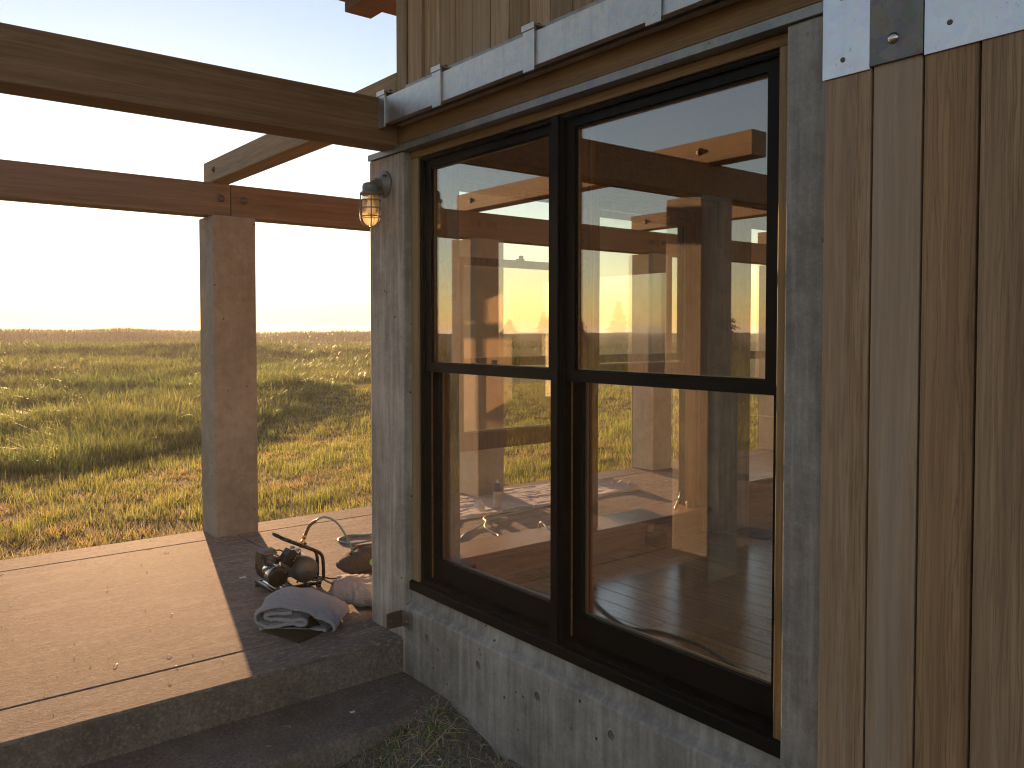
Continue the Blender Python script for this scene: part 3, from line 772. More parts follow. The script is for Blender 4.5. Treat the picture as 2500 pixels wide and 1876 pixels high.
def jar_mats():
    m, t, out = nt('ribbed_jar_glass')
    g = t.nodes.new('ShaderNodeBsdfGlossy'); g.inputs['Roughness'].default_value = .08
    tr = t.nodes.new('ShaderNodeBsdfTransparent'); tr.inputs[0].default_value = (1, .93, .8, 1)
    tl = t.nodes.new('ShaderNodeBsdfTranslucent'); tl.inputs[0].default_value = (1, .82, .55, 1)
    m1 = t.nodes.new('ShaderNodeMixShader'); m1.inputs[0].default_value = .35; L(t, tr.outputs[0], m1.inputs[1]); L(t, tl.outputs[0], m1.inputs[2])
    m2 = t.nodes.new('ShaderNodeMixShader'); m2.inputs[0].default_value = .14; L(t, m1.outputs[0], m2.inputs[1]); L(t, g.outputs[0], m2.inputs[2])
    L(t, m2.outputs[0], out.inputs[0]); MAT['jar'] = m
    m, t, out = nt('amber_bulb')
    e = t.nodes.new('ShaderNodeEmission'); e.inputs[0].default_value = (1, .60, .18, 1); e.inputs[1].default_value = .11  # weak amber emission on the bulb
    L(t, e.outputs[0], out.inputs[0]); MAT['bulb'] = m
jar_mats(); wall_lamp()

# ------------------------------------------------------------------ air compressor
def compressor():
    d = empty('air_compressor', (1.86, 4.31, 0)); tag(d, 'small black and grey portable air compressor on the patio', 'air compressor')
    def part(name, bm, mat, smooth=False, parent=None): return finish(name, bm, mat, parent or d, smooth)
    # base tray
    bm = bmesh.new()
    bx(bm, 1.722, 2.005, 4.192, 4.212, .014, .032, .003); bx(bm, 1.722, 2.005, 4.42, 4.44, .014, .032, .003)
    bx(bm, 1.722, 1.742, 4.2125, 4.4195, .014, .032, .003); bx(bm, 1.835, 1.855, 4.2125, 4.4195, .016, .030, .003); bx(bm, 1.985, 2.005, 4.2125, 4.4195, .014, .032, .003)
    bx(bm, 1.7425, 1.8345, 4.215, 4.417, .017, .022)
    part('base_frame', bm, 'blackmetal')
    bm = bmesh.new()
    for k in range(3): bx(bm, 1.752 + k * .028, 1.766 + k * .028, 4.222, 4.41, .0225, .029, .002)
    part('tray_rib', bm, 'steel')
    for x, y in ((1.735, 4.205), (1.735, 4.428), (1.99, 4.205), (1.99, 4.428)):
        bm = bmesh.new(); lathe(bm, (x, y, 0), (0, 0, 1), [(.014, 0), (.014, .010), (.009, .0142)], 12); part('rubber_foot', bm, 'rubber')
    # motor along y
    bm = bmesh.new(); lathe(bm, (1.768, 4.222, .092), (0, 1, 0), [(.050, 0), (.0535, .006), (.0535, .105), (.048, .120), (.02, .126)], 32)
    mt = part('motor', bm, 'chrome')
    bm = bmesh.new(); lathe(bm, (1.768, 4.2215, .092), (0, -1, 0), [(.0545, -.012), (.0555, 0), (.053, .005), (.03, .007), (0, .0075)], 32)
    part('motor_cap', bm, 'blackmetal', parent=mt)
    for a in (2.2, 2.9, 3.6, 4.3):
        bm = bmesh.new(); lathe(bm, (1.768 + .0532 * math.cos(a), 4.285, .092 + .0532 * math.sin(a)), (math.cos(a), 0, math.sin(a)), [(.005, 0), (.005, .001), (0, .0011)], 10)
        part('vent_hole', bm, 'dark', parent=mt)
    bm = bmesh.new(); bx(bm, 1.75, 1.785, 4.25, 4.32, .031, .042, .002); part('motor_foot', bm, 'blackmetal', parent=mt)
    # pump: finned cylinder under a shroud
    bm = bmesh.new()
    for k in range(7): lathe(bm, (1.762, 4.345, .138 + k * .0075), (0, 0, 1), [(.030, 0), (.030, .004), (.024, .0041), (.024, .0075)], 18)
    pm = part('pump_cylinder', bm, 'strap')
    bm = bmesh.new(); bx(bm, 1.722, 1.800, 4.305, 4.385, .192, .204, .004); bx(bm, 1.728, 1.794, 4.311, 4.379, .2042, .212, .003)
    for k in range(6): bx(bm, 1.730 + k * .0115, 1.735 + k * .0115, 4.313, 4.377, .2122, .2175, .001)
    part('cylinder_head', bm, 'strap', parent=pm)
    bm = bmesh.new()
    pts = [(1.717, .205), (1.712, .16), (1.712, .11), (1.722, .075), (1.742, .055)]
    for (xa, za), (xb, zb) in zip(pts[:-1], pts[1:]):
        v = [bm.verts.new((xa, 4.30, za)), bm.verts.new((xa, 4.39, za)), bm.verts.new((xb, 4.39, zb)), bm.verts.new((xb, 4.30, zb))]
        w = [bm.verts.new((q.co.x - .005, q.co.y, q.co.z)) for q in v]
        bm.faces.new(v); bm.faces.new(w)
        for i in range(4): bm.faces.new((v[i], v[(i + 1) % 4], w[(i + 1) % 4], w[i]))
    part('fan_shroud', bm, 'blackmetal', parent=pm)
    bm = bmesh.new(); bx(bm, 1.8005, 1.815, 4.32, 4.365, .125, .17, .004); part('crank_case', bm, 'blackmetal', parent=pm)
    # tank along y
    bm = bmesh.new()
    prof = [(0, 0), (.03, .003), (.052, .012), (.066, .028), (.071, .048), (.071, .21), (.066, .23), (.052, .246), (.03, .255), (0, .258)]
    lathe(bm, (1.930, 4.190, .098), (0, 1, 0), prof, 32); tk = part('tank', bm, 'tank', True)
    bm = bmesh.new(); lathe(bm, (1.930, 4.1925, .098), (0, -1, 0), [(.008, -.004), (.008, .004), (0, .005)], 12); part('drain_plug', bm, 'tank', parent=tk)
    bm = bmesh.new()
    for y in (4.25, 4.38):
        tube(bm, [(1.885, y, .03), (1.895, y, .045), (1.915, y, .034)], .006, 6); bx(bm, 1.90, 1.96, y - .01, y + .01, .0305, .038)
    part('tank_foot', bm, 'blackmetal', parent=tk)
    # pressure switch box, tilted
    bm = bmesh.new(); vs = bx(bm, -.034, .034, -.030, .030, -.040, .040, .005, 0, 2)
    bmesh.ops.transform(bm, matrix=Matrix.Translation((1.852, 4.285, .168)) @ Matrix.Rotation(R(38), 4, 'Y') @ Matrix.Rotation(R(8), 4, 'Z'), verts=bm.verts)
    bxo = part('pressure_switch', bm, 'blackmetal')
    bm = bmesh.new()
    for k in range(4): lathe(bm, (1.868 + .009 * k, 4.252, .155 + .011 * k), (0, -1, 0), [(.004, 0), (.004, .004), (0, .0045)], 8)
    part('terminal', bm, 'brass', parent=bxo)
    bm = bmesh.new(); lathe(bm, (1.885, 4.285, .125), (.1, 0, 1), [(.012, 0), (.012, .03), (.017, .031), (.017, .05), (.010, .051), (.010, .075)], 14); part('manifold', bm, 'brass')
    for c, r in (((1.872, 4.27, .212), .015), ((1.905, 4.27, .192), .016)):
        bm = bmesh.new(); lathe(bm, c, (-.5, -.45, .75), [(r * .6, -.025), (r * .6, 0), (r, .001), (r, .013), (r * .9, .016), (r * .3, .0165), (0, .0165)], 18)
        part('gauge', bm, 'chrome')
    bm = bmesh.new(); lathe(bm, (1.945, 4.30, .205), (.35, 0, .93), [(.013, 0), (.013, .028), (.011, .03), (0, .0301)], 14); part('regulator_knob', bm, 'blackmetal')
    # carry handle: flat loop of tube above the tank, tilted
    path = [(1.800, 4.36, .292), (1.815, 4.335, .280), (1.92, 4.33, .226), (2.00, 4.325, .186), (2.026, 4.32, .165), (2.036, 4.318, .135), (2.038, 4.316, .06), (2.034, 4.316, .028), (2.00, 4.316, .024)]
    bm = bmesh.new(); tube(bm, catmull(path, 6), .0095, 10)
    path2 = [(a, b - .075, c) for a, b, c in path]
    tube(bm, catmull(path2, 6), .0095, 10)
    tube(bm, catmull([path[0], (1.790, 4.325, .297), path2[0]], 6), .0095, 10)
    bx(bm, 1.995, 2.008, 4.245, 4.32, .0325, .040)
    part('carry_handle', bm, 'blackmetal', True)
    # quick coupler
    bm = bmesh.new()
    c0, c1 = Vector((1.930, 4.30, .205)), Vector((1.958, 4.30, .272))
    lathe(bm, c0, c1 - c0, [(.008, 0), (.008, .015), (.012, .016), (.012, .04), (.009, .041), (.009, .055), (.011, .056), (.011, .072)], 14)
    part('hose_coupler', bm, 'brass')
    # copper pipes
    bm = bmesh.new(); tube(bm, catmull([(1.80, 4.34, .20), (1.82, 4.33, .205), (1.845, 4.31, .19)], 5), .004, 8)
    tube(bm, catmull([(1.80, 4.33, .145), (1.83, 4.32, .142), (1.90, 4.30, .13)], 5), .004, 8); part('air_pipe', bm, 'spring')
compressor()
def cable(name, pts, r, mat, label, cat, n=8, sides=8, extra=None):
    c = Vector(pts[0])
    o0 = Vector((c.x, c.y, max(0, c.z - .0)))
    d = empty(name, o0); tag(d, label, cat)
    bm = bmesh.new(); tube(bm, catmull(pts, n), r, sides); finish('hose_line' if 'hose' in name else 'cord_line', bm, mat, d)
    return d
hz = .0065
hose = cable('air_hose', [(2.018, 4.30, .340), (2.045, 4.302, .352), (2.08, 4.305, .354), (2.125, 4.31, .336), (2.165, 4.315, .302), (2.20, 4.32, .255), (2.24, 4.325, .18), (2.275, 4.335, .10), (2.31, 4.37, .03), (2.36, 4.45, hz), (2.44, 4.6, hz),
      (2.62, 4.735, hz), (2.85, 4.84, hz), (3.02, 5.0, hz), (2.95, 5.12, hz + .012), (2.77, 5.05, hz), (2.655, 5.115, hz), (2.55, 5.07, hz), (2.524, 4.99, hz), (2.58, 4.90, hz), (2.75, 4.83, hz + .013), (2.95, 4.62, hz),
      (3.15, 4.55, hz), (3.3, 4.66, hz), (3.45, 4.74, hz), (3.67, 4.85, hz + .012), (3.95, 4.95, hz), (4.16, 4.98, hz), (4.22, 5.03, hz), (4.12, 5.06, hz + .01), (3.9, 5.0, hz + .02)],
      .0062, 'hose', 'teal air hose arching from the compressor and looping over the patio', 'hose', 8)
bm = bmesh.new()
sp = catmull([(1.957, 4.30, .270), (1.972, 4.30, .300), (1.990, 4.30, .325), (2.022, 4.30, .343)], 14)
tube(bm, sp, [.0085 + .0015 * (i % 2) for i in range(len(sp))], 8); finish('strain_relief', bm, 'spring', hose)
cable('power_cord', [(2.02, 4.30, .03), (2.06, 4.28, .02), (2.11, 4.27, .006), (2.18, 4.25, .006), (2.24, 4.15, .006), (2.30, 4.10, .006), (2.45, 4.0, .006)], .0045, 'rubber', 'black power cord running from compressor behind the canvas bag', 'cord')
cable('extension_cord', [(2.9, 4.35, .006), (3.05, 4.27, .006), (3.2, 4.33, .006), (3.36, 4.40, .006), (3.45, 4.48, .006), (3.47, 4.58, .006), (3.50, 4.70, .018), (3.60, 4.82, .022), (3.66, 4.93, .010), (3.74, 5.0, .012), (3.86, 5.02, .02)], .0065, 'cord_white', 'cream extension cord curling out from under the white drop cloth', 'cord')
cable('window_cord', [(3.16, 3.84, .006), (3.10, 3.70, .02), (3.05, 3.60, .20), (3.035, 3.555, .315), (3.02, 3.50, .322), (3.0, 3.44, .310), (3.0, 3.34, .30), (3.0, 3.285, .24), (3.02, 3.25, .145), (3.0, 3.1, .136)], .006, 'cord_white', 'cream cord hooked over the sill of the open north window', 'cord')
cable('green_cord', [(2.90, 2.98, .136), (2.746, 2.826, .136), (2.66, 2.68, .136), (2.585, 2.476, .136), (2.60, 2.39, .136), (2.645, 2.32, .136), (2.66, 2.12, .136), (2.585, 1.876, .136), (2.56, 1.74, .136), (2.54, 1.5, .136), (2.6, 1.2, .136)], .0062, 'cord_green', 'dark green cord lying across the wooden floor inside', 'cord')

# ------------------------------------------------------------------ cloth things
def strip_fold(name, prof, width, thick, T, mat, parent=None, ny=60, amp=.004, taper=None, seed=0, origin=None, sub=5):
    """a thick cloth strip: profile polyline in local xz, extruded along local y, with soft wrinkles"""
    P = catmull([(x, 0, z) for x, z in prof], sub)
    n = len(P); bm = bmesh.new(); rows = []
    for j in range(ny + 1):
        y = width * j / ny
        row_o = []; row_i = []
        for i, p in enumerate(P):
            d = (P[min(i + 1, n - 1)] - P[max(i - 1, 0)]).normalized(); nn = Vector((-d.z, 0, d.x))
            s = 1.0; dz = 0.0
            if taper: s, dz = taper(j / ny, p)
            q = Vector((p.x, y, p.z * s + dz))
            wv = mnoise.noise((p.x * 14 + seed, y * 16, p.z * 14)) * amp * 1.6 + mnoise.noise((p.x * 40 + seed, y * 22 + p.x * 25, p.z * 50)) * amp * .7
            wv += amp * .45 * math.sin(y * 95 + 3.5 * mnoise.noise((p.x * 8 + seed, y * 9, 2)) * 3 + p.x * 22) * (.4 + .6 * mnoise.noise((p.x * 6, y * 6, seed)))
            e = 1.0 if 0 < j < ny else .55
            q += nn * wv
            q.y += .012 * mnoise.noise((p.x * 9 + seed, 5, p.z * 9)) * (1 if j in (0, ny) else .3)
            row_o.append(T @ (q + nn * thick * .5 * e)); row_i.append(T @ (q - nn * thick * .5 * e))
        for r in (row_o, row_i):
            for v in r: v.z = max(v.z, .0015)
        rows.append(([bm.verts.new(v) for v in row_o], [bm.verts.new(v) for v in row_i]))
    for (ao, ai), (bo, bi) in zip(rows[:-1], rows[1:]):
        for i in range(n - 1):
            for q in ((ao[i], ao[i + 1], bo[i + 1], bo[i]), (ai[i], bi[i], bi[i + 1], ai[i + 1])):
                f = bm.faces.new(q); f.smooth = True
        for i in (0, n - 1):
            f = bm.faces.new((ao[i], bo[i], bi[i], ai[i])); f.smooth = True
    for (o, i_) in (rows[0], rows[-1]):
        for i in range(n - 1):
            f = bm.faces.new((o[i], i_[i], i_[i + 1], o[i + 1])); f.smooth = True
    return finish(name, bm, mat, parent, True, origin=origin)
def frame2(o, a):
    """local x along angle a (world xy), y to its left, z up"""
    return Matrix.Translation(Vector(o)) @ Matrix.Rotation(a, 4, 'Z')
def blankets():
    d = empty('folded_blanket', (1.66, 3.68, 0)); tag(d, 'folded grey moving blanket with dark underside nearest the patio edge', 'blanket', 'moving blankets on the patio')
    T = frame2((1.445, 3.745, 0), math.atan2(-.235, .265)) @ Matrix.Diagonal((1.06, 1.12, 1.12, 1))
    prof = [(.355, .010), (.348, .030), (.325, .050), (.28, .073), (.20, .098), (.11, .108), (.045, .098), (.012, .075), (.005, .052), (.02, .034), (.07, .029), (.15, .030), (.215, .038), (.228, .046), (.205, .053), (.12, .052), (.06, .056), (.052, .068), (.09, .078), (.17, .078)]
    strip_fold('cover_layer', prof, .245, .0145, T, 'blanket', d, amp=.0075, seed=3.1, taper=lambda t, p: (1 + .12 * math.sin(t * 3.0), .008 * math.sin(t * 3.1)))
    T2 = frame2((1.468, 3.74, 0), math.atan2(-.235, .265))
    strip_fold('lower_layer', [(0, .012), (.03, .009), (.12, .009), (.25, .010), (.32, .010)], .22, .015, T2, 'blanket', d, seed=9, amp=.002)
    # dark felt tongue hanging out below
    bm = bmesh.new()
    quad = [Vector((1.475, 3.752, .010)), Vector((1.553, 3.482, .003)), Vector((1.712, 3.545, .006)), Vector((1.70, 3.70, .030))]
    n = 14; g = []; g2 = []
    for j in range(n + 1):
        r = []; r2 = []
        for i in range(n + 1):
            a, c = i / n, j / n
            p = quad[0].lerp(quad[1], a).lerp(quad[3].lerp(quad[2], a), c)
            p = p + Vector((0, 0, .004 * mnoise.noise((p.x * 22, p.y * 22, 3)) + .018 * c * (1 - a)))
            p.z = max(p.z, .010)
            r.append(bm.verts.new(p)); r2.append(bm.verts.new(p - Vector((0, 0, .0085))))
        g.append(r); g2.append(r2)
    for j in range(n):
        for i in range(n):
            bm.faces.new((g[j][i], g[j][i + 1], g[j + 1][i + 1], g[j + 1][i])).smooth = True
            bm.faces.new((g2[j][i], g2[j + 1][i], g2[j + 1][i + 1], g2[j][i + 1]))
    for k in range(n):
        bm.faces.new((g[0][k], g2[0][k], g2[0][k + 1], g[0][k + 1])); bm.faces.new((g[n][k], g[n][k + 1], g2[n][k + 1], g2[n][k]))
        bm.faces.new((g[k][0], g[k + 1][0], g2[k + 1][0], g2[k][0])); bm.faces.new((g[k][n], g2[k][n], g2[k + 1][n], g[k + 1][n]))
    finish('dark_flap', bm, 'leather', d)
    d2 = empty('folded_blanket', (2.0, 3.85, 0)); tag(d2, 'bunched grey blanket with a sunlit tip beside the corner column', 'blanket', 'moving blankets on the patio')
    T = frame2((2.045, 3.635, 0), math.atan2(.78, .62))
    prof = [(.30, .012), (.295, .045), (.25, .085), (.17, .105), (.09, .108), (.035, .090), (.012, .055), (.03, .026), (.10, .022), (.2, .024)]
    strip_fold('cover_layer', prof, .235, .018, T, 'blanket2', d2, amp=.011, seed=21, taper=lambda t, p: (1 + .28 * t, 0))
    strip_fold('inner_fill', [(.03, .055), (.09, .070), (.19, .068), (.25, .05), (.2, .038), (.1, .042)], .225, .016, frame2((2.045, 3.64, 0), math.atan2(.78, .62)), 'blanket2', d2, amp=.004, seed=31, taper=lambda t, p: (1 + .28 * t, 0))  # filler added inside the fold to stop sun passing through it
    # canvas bag
    b = empty('canvas_bag', (2.33, 4.33, 0)); tag(b, 'slumped grey canvas tool bag with a lime round sticker', 'bag')
    bm = bmesh.new()
    nu, nv = 36, 16; grid = []
    for j in range(nv + 1):
        ph = -math.pi / 2 + math.pi * j / nv; row = []
        for i in range(nu):
            th = 2 * math.pi * i / nu
            sx = math.copysign(abs(math.cos(th)) ** .55, math.cos(th)); sy = math.copysign(abs(math.sin(th)) ** .55, math.sin(th))
            cp = abs(math.cos(ph)) ** .45; sp = math.copysign(abs(math.sin(ph)) ** .7, math.sin(ph))
            x, y, z = .165 * sx * cp, .085 * sy * cp, .058 + .058 * sp
            if z > .06: x *= 1 - .9 * (z - .06) * 2.6; z += .028 * math.sin(x * 16 + 1.2)
            nz = mnoise.noise((x * 11, y * 11, z * 13)) * .010
            row.append(bm.verts.new((2.345 + x + nz, 4.34 + y + nz, max(.002, z + nz))))
        grid.append(row)
    for j in range(nv):
        for i in range(nu):
            try: bm.faces.new((grid[j][i], grid[j][(i + 1) % nu], grid[j + 1][(i + 1) % nu], grid[j + 1][i])).smooth = True
            except ValueError: pass
    bmesh.ops.remove_doubles(bm, verts=bm.verts, dist=.0005)
    finish('bag_body', bm, 'bag', b, True)
    bm = bmesh.new(); lathe(bm, (2.352, 4.248, .062), (-.15, -1, .1), [(.020, -.004), (.020, .003), (.018, .0035), (0, .0036)], 22); s = finish('sticker', bm, 'lime', b)
    bm = bmesh.new()
    for dx, dz in ((-.006, .006), (.006, .006)): lathe(bm, (2.352 + dx, 4.2445, .062 + dz), (-.15, -1, .1), [(.0025, 0), (.0025, .001), (0, .0011)], 8)
    finish('sticker_mark', bm, 'rubber', s)
    bm = bmesh.new(); tube(bm, catmull([(2.25, 4.33, .11), (2.29, 4.345, .135), (2.36, 4.35, .14), (2.43, 4.345, .128), (2.47, 4.33, .10)], 6), .008, 8); finish('strap', bm, 'bag', b)
blankets()
def drop_cloth():
    d = empty('drop_cloth', (4.6, 5.35, 0)); tag(d, 'crumpled white drop cloth spread on the patio behind the house', 'drop cloth')
    bm = bmesh.new(); nx, ny = 150, 70
    xl, xr = 3.40, 5.47
    rows = []; rb = []
    for j in range(ny + 1):
        r = []; q = []
        for i in range(nx + 1):
            a, c = i / nx, j / ny
            x = xl + (xr - xl) * a
            y0 = 5.03 - .02 * a + .045 * mnoise.noise((x * 4, 0, 1)) + .02 * mnoise.noise((x * 12, 3, 1)); y1 = 5.62 + .20 * math.sin(a * 3.0) * (1 - a * .3) + .05 * mnoise.noise((x * 5, 9, 2))
            if a > .86: k = (a - .86) / .14; y0 += .05 * k; y1 -= .48 * k * k
            y = y0 + (y1 - y0) * c
            rid = mnoise.noise((x * 2.2 + y * 1.0, y * 17 + x * 2.0, .5))
            h = .008 + .012 * max(0, rid) ** 1.3 + .005 * mnoise.noise((x * 5, y * 22, 7)) + .0025 * mnoise.noise((x * 22, y * 30, 1))
            edge = min(a, 1 - a) * 20; edge = min(1, edge, min(c, 1 - c) * 12 + .35)
            h = max(.004, h * (.4 + .6 * edge))
            if a > .90: h += .045 * math.exp(-((a - .965) / .035) ** 2) * (1 + mnoise.noise((x * 40, y * 30, 3)))
            if a < .12: h += .04 * max(0, mnoise.noise((x * 16, y * 16, 5))) * (1 - a / .12)
            r.append(bm.verts.new((x, y, h))); q.append(bm.verts.new((x, y, .0015)))
        rows.append(r); rb.append(q)
    for j in range(ny):
        for i in range(nx): bm.faces.new((rows[j][i], rows[j][i + 1], rows[j + 1][i + 1], rows[j + 1][i])).smooth = True
    for i in range(nx):
        for j in (0, ny): bm.faces.new((rows[j][i], rows[j][i + 1], rb[j][i + 1], rb[j][i]))
    for j in range(ny):
        for i in (0, nx): bm.faces.new((rows[j][i], rows[j + 1][i], rb[j + 1][i], rb[j][i]))
    finish('cloth', bm, 'sheet', d)
    # spray bottle and paper cup standing / lying on the cloth
    s = empty('spray_can', (3.965, 5.16, .012)); tag(s, 'upright pale spray can with blue-grey cap on the drop cloth', 'spray can')
    bm = bmesh.new(); lathe(bm, (3.965, 5.16, .012), (0, 0, 1), [(.031, 0), (.033, .004), (.033, .165), (.031, .170), (.024, .182)], 24); finish('can_body', bm, 'can', s, False)
    bm = bmesh.new(); lathe(bm, (3.965, 5.16, .170), (0, 0, 1), [(.0335, -.022), (.034, 0), (.034, .022), (.026, .036), (.014, .042)], 24); finish('cap_collar', bm, 'capgray', s)
    bm = bmesh.new(); lathe(bm, (3.965, 5.16, .210), (0, 0, 1), [(.013, 0), (.012, .012), (.006, .022), (.003, .03), (0, .031)], 14); finish('nozzle', bm, 'paper', s)
    c = empty('paper_cup', (3.80, 5.17, .04)); tag(c, 'white paper cup lying on its side on the drop cloth', 'cup')
    bm = bmesh.new(); ax = Vector((.35, .8, .10)).normalized(); b0 = Vector((3.765, 5.10, .047))
    lathe(bm, b0, ax, [(.0, .004), (.026, .004), (.027, 0), (.028, .001), (.0375, .098), (.039, .100), (.0375, .102), (.036, .098), (.027, .01), (0, .009)], 26); finish('cup_body', bm, 'paper', c)
MAT['can'] = plain('pale_can', (0.48, 0.47, 0.46), 0.35, 0.3)
MAT['capgray'] = plain('blue_grey_cap', (0.13, 0.13, 0.16), 0.4)
drop_cloth()
# paper scraps
def scrap(x, y, z, label, s=.016):
    o0 = empty('paper_scrap', (x, y, z)); tag(o0, label, 'paper scrap')
    bm = bmesh.new(); n = 5; g = []
    for j in range(n):
        r = []
        for i in range(n):
            px, py = (i / (n - 1) - .5) * 2 * s, (j / (n - 1) - .5) * 1.3 * s
            r.append(bm.verts.new((x + px + .3 * s * mnoise.noise((i, j, x)), y + py, z + .003 + .9 * s * abs(mnoise.noise((i * .7 + x, j * .8, 1))))))
        g.append(r)
    for j in range(n - 1):
        for i in range(n - 1): bm.faces.new((g[j][i], g[j][i + 1], g[j + 1][i + 1], g[j + 1][i]))
    finish('paper', bm, 'paper', o0)
scrap(1.72, 4.61, 0, 'tiny crumpled white paper scrap on the patio left of the compressor', .018)
scrap(1.58, 3.03, -.16, 'tiny white paper fleck on the dark lower step', .011)
scrap(1.72, 2.60, float(H(1.72, 2.60)) + .02, 'tiny white paper fleck in the weedy corner', .008)

# ------------------------------------------------------------------ small things inside / on the north sill
def small_things():
    s = empty('scraper', (4.02, 3.42, .293)); tag(s, 'yellow-handled paint scraper leaning on the north window sill', 'scraper')
    bm = bmesh.new(); tube(bm, catmull([(3.965, 3.36, .303), (4.0, 3.375, .322), (4.03, 3.39, .345)], 5), [.007, .008, .010, .011, .011, .010, .010, .009, .008, .008, .007], 10); finish('handle', bm, 'yellow', s)
    bm = bmesh.new(); tube(bm, [(4.03, 3.39, .345), (4.06, 3.405, .368), (4.085, 3.42, .39)], .004, 8); finish('shaft', bm, 'steel', s)
    k = empty('sill_knob', (4.135, 3.40, .293)); tag(k, 'small cream knob on the north sill beside the scraper', 'knob')
    bm = bmesh.new(); lathe(bm, (4.135, 3.40, .293), (0, 0, 1), [(.010, 0), (.008, .006), (.012, .014), (.014, .024), (.010, .034), (0, .037)], 16); finish('knob', bm, 'cord_white', k)
    b = empty('hand_brush', (3.82, 3.28, .13)); tag(b, 'wooden-handled dark bristle brush standing by the north wall inside', 'brush')
    bm = bmesh.new(); bx(bm, 3.700, 3.722, 3.338, 3.352, .15, .285, .002); bx(bm, 3.727, 3.75, 3.338, 3.352, .15, .290, .002); finish('handle', bm, 'stick', b)
    bm = bmesh.new(); rr = random.Random(4)
    bx(bm, 3.69, 3.83, 3.325, 3.36, .175, .205, .004)
    for i in range(260):
        x = rr.uniform(3.69, 3.85); y = rr.uniform(3.325, 3.362); a = rr.uniform(-.35, .35)
        tube(bm, [(x, y, .19), (x + .045 * a, y + rr.uniform(-.02, .01), .133)], .0016, 4, caps=False)
    finish('bristle', bm, 'bristle', b)
    c = empty('floor_disc', (4.41, 3.05, .13)); tag(c, 'dark round lid lying on the floor by the inner column', 'lid')
    bm = bmesh.new(); lathe(bm, (4.41, 3.05, .1305), (0, 0, 1), [(.075, 0), (.076, .003), (.070, .007), (.05, .006), (0, .006)], 30); finish('lid', bm, 'capgray', c)
small_things()

# ------------------------------------------------------------------ grass
def blades_mesh(name, P, h, w, az, lean, col0, col1, mat, segs=2):
    """P (n,3) bases; each blade a bent tapering strip facing az; col0/col1 base/tip colours"""
    n = len(P)
    side = np.stack([np.cos(az), np.sin(az), np.zeros(n)], 1)
    la = az + np.pi / 2 + rng.normal(0, .6, n)
    bend = np.stack([np.cos(la), np.sin(la), np.zeros(n)], 1)
    up = np.array([0, 0, 1.0])
    if segs == 1:
        base = P; tip = P + up * h[:, None] + bend * (lean * h)[:, None]
        V = np.stack([base - side * w[:, None] * .5, base + side * w[:, None] * .5, tip], 1).reshape(-1, 3)
        C = np.stack([col0, col0, col1], 1).reshape(-1, 3)
        idx = np.arange(n * 3); ls = np.arange(n) * 3; lt = np.full(n, 3)
    else:
        mid = P + up * (h * .55)[:, None] + bend * (lean * h * .28)[:, None]
        tip = P + up * (h * np.clip(1 - .35 * lean, .4, 1))[:, None] + bend * (lean * h)[:, None]
        V = np.stack([P - side * w[:, None] * .5, P + side * w[:, None] * .5, mid + side * w[:, None] * .38, mid - side * w[:, None] * .38, tip], 1).reshape(-1, 3)
        cm = (col0 + col1) * .5
        C = np.stack([col0, col0, cm, cm, col1], 1).reshape(-1, 3)
        b = (np.arange(n) * 5)[:, None]
        idx = np.concatenate([b + 0, b + 1, b + 2, b + 3, b + 3, b + 2, b + 4], 1).ravel()
        ls = (np.arange(n)[:, None] * 7 + np.array([0, 4])).ravel(); lt = np.tile([4, 3], n)
    me = bpy.data.meshes.new(name)
    me.vertices.add(len(V)); me.vertices.foreach_set('co', V.astype(np.float32).ravel())
    me.loops.add(len(idx)); me.loops.foreach_set('vertex_index', idx.astype(np.int32))
    me.polygons.add(len(ls)); me.polygons.foreach_set('loop_start', ls.astype(np.int32)); me.polygons.foreach_set('loop_total', lt.astype(np.int32))
    me.update(calc_edges=True)
    at = me.color_attributes.new('col', 'FLOAT_COLOR', 'POINT')
    C4 = np.concatenate([np.clip(C * (1.35 if 'grass' in name else 1.0), 0, 1), np.ones((len(C), 1))], 1).astype(np.float32)
    at.data.foreach_set('color', C4.ravel())
    me.materials.append(MAT[mat])
    o = bpy.data.objects.new(name, me); COL.objects.link(o); return o
def yb(x):   # edge between mown strip and tall grass
    return np.interp(x, [-30, -4, 1.4, 2.8, 4.1, 6, 14, 40], [13.5, 11.6, 11.6, 11.9, 13.0, 15.1, 25.5, 52]) + .25 * np.sin(x * 2.1) + .15 * np.sin(x * 5.3)
def sample_polar(n, r0, r1, a0, a1, power):
    a = np.radians(rng.uniform(a0, a1, n)); u = rng.uniform(0, 1, n)
    r = (r0 ** power + u * (r1 ** power - r0 ** power)) ** (1 / power)
    return np.sin(a) * r, np.cos(a) * r
def vnoise(x, y, s):
    return .5 + .25 * (np.sin(x * s + 1.7 * np.sin(y * s * .7)) + np.sin(y * s * 1.13 + 1.3 * np.sin(x * s * .9 + 2)))
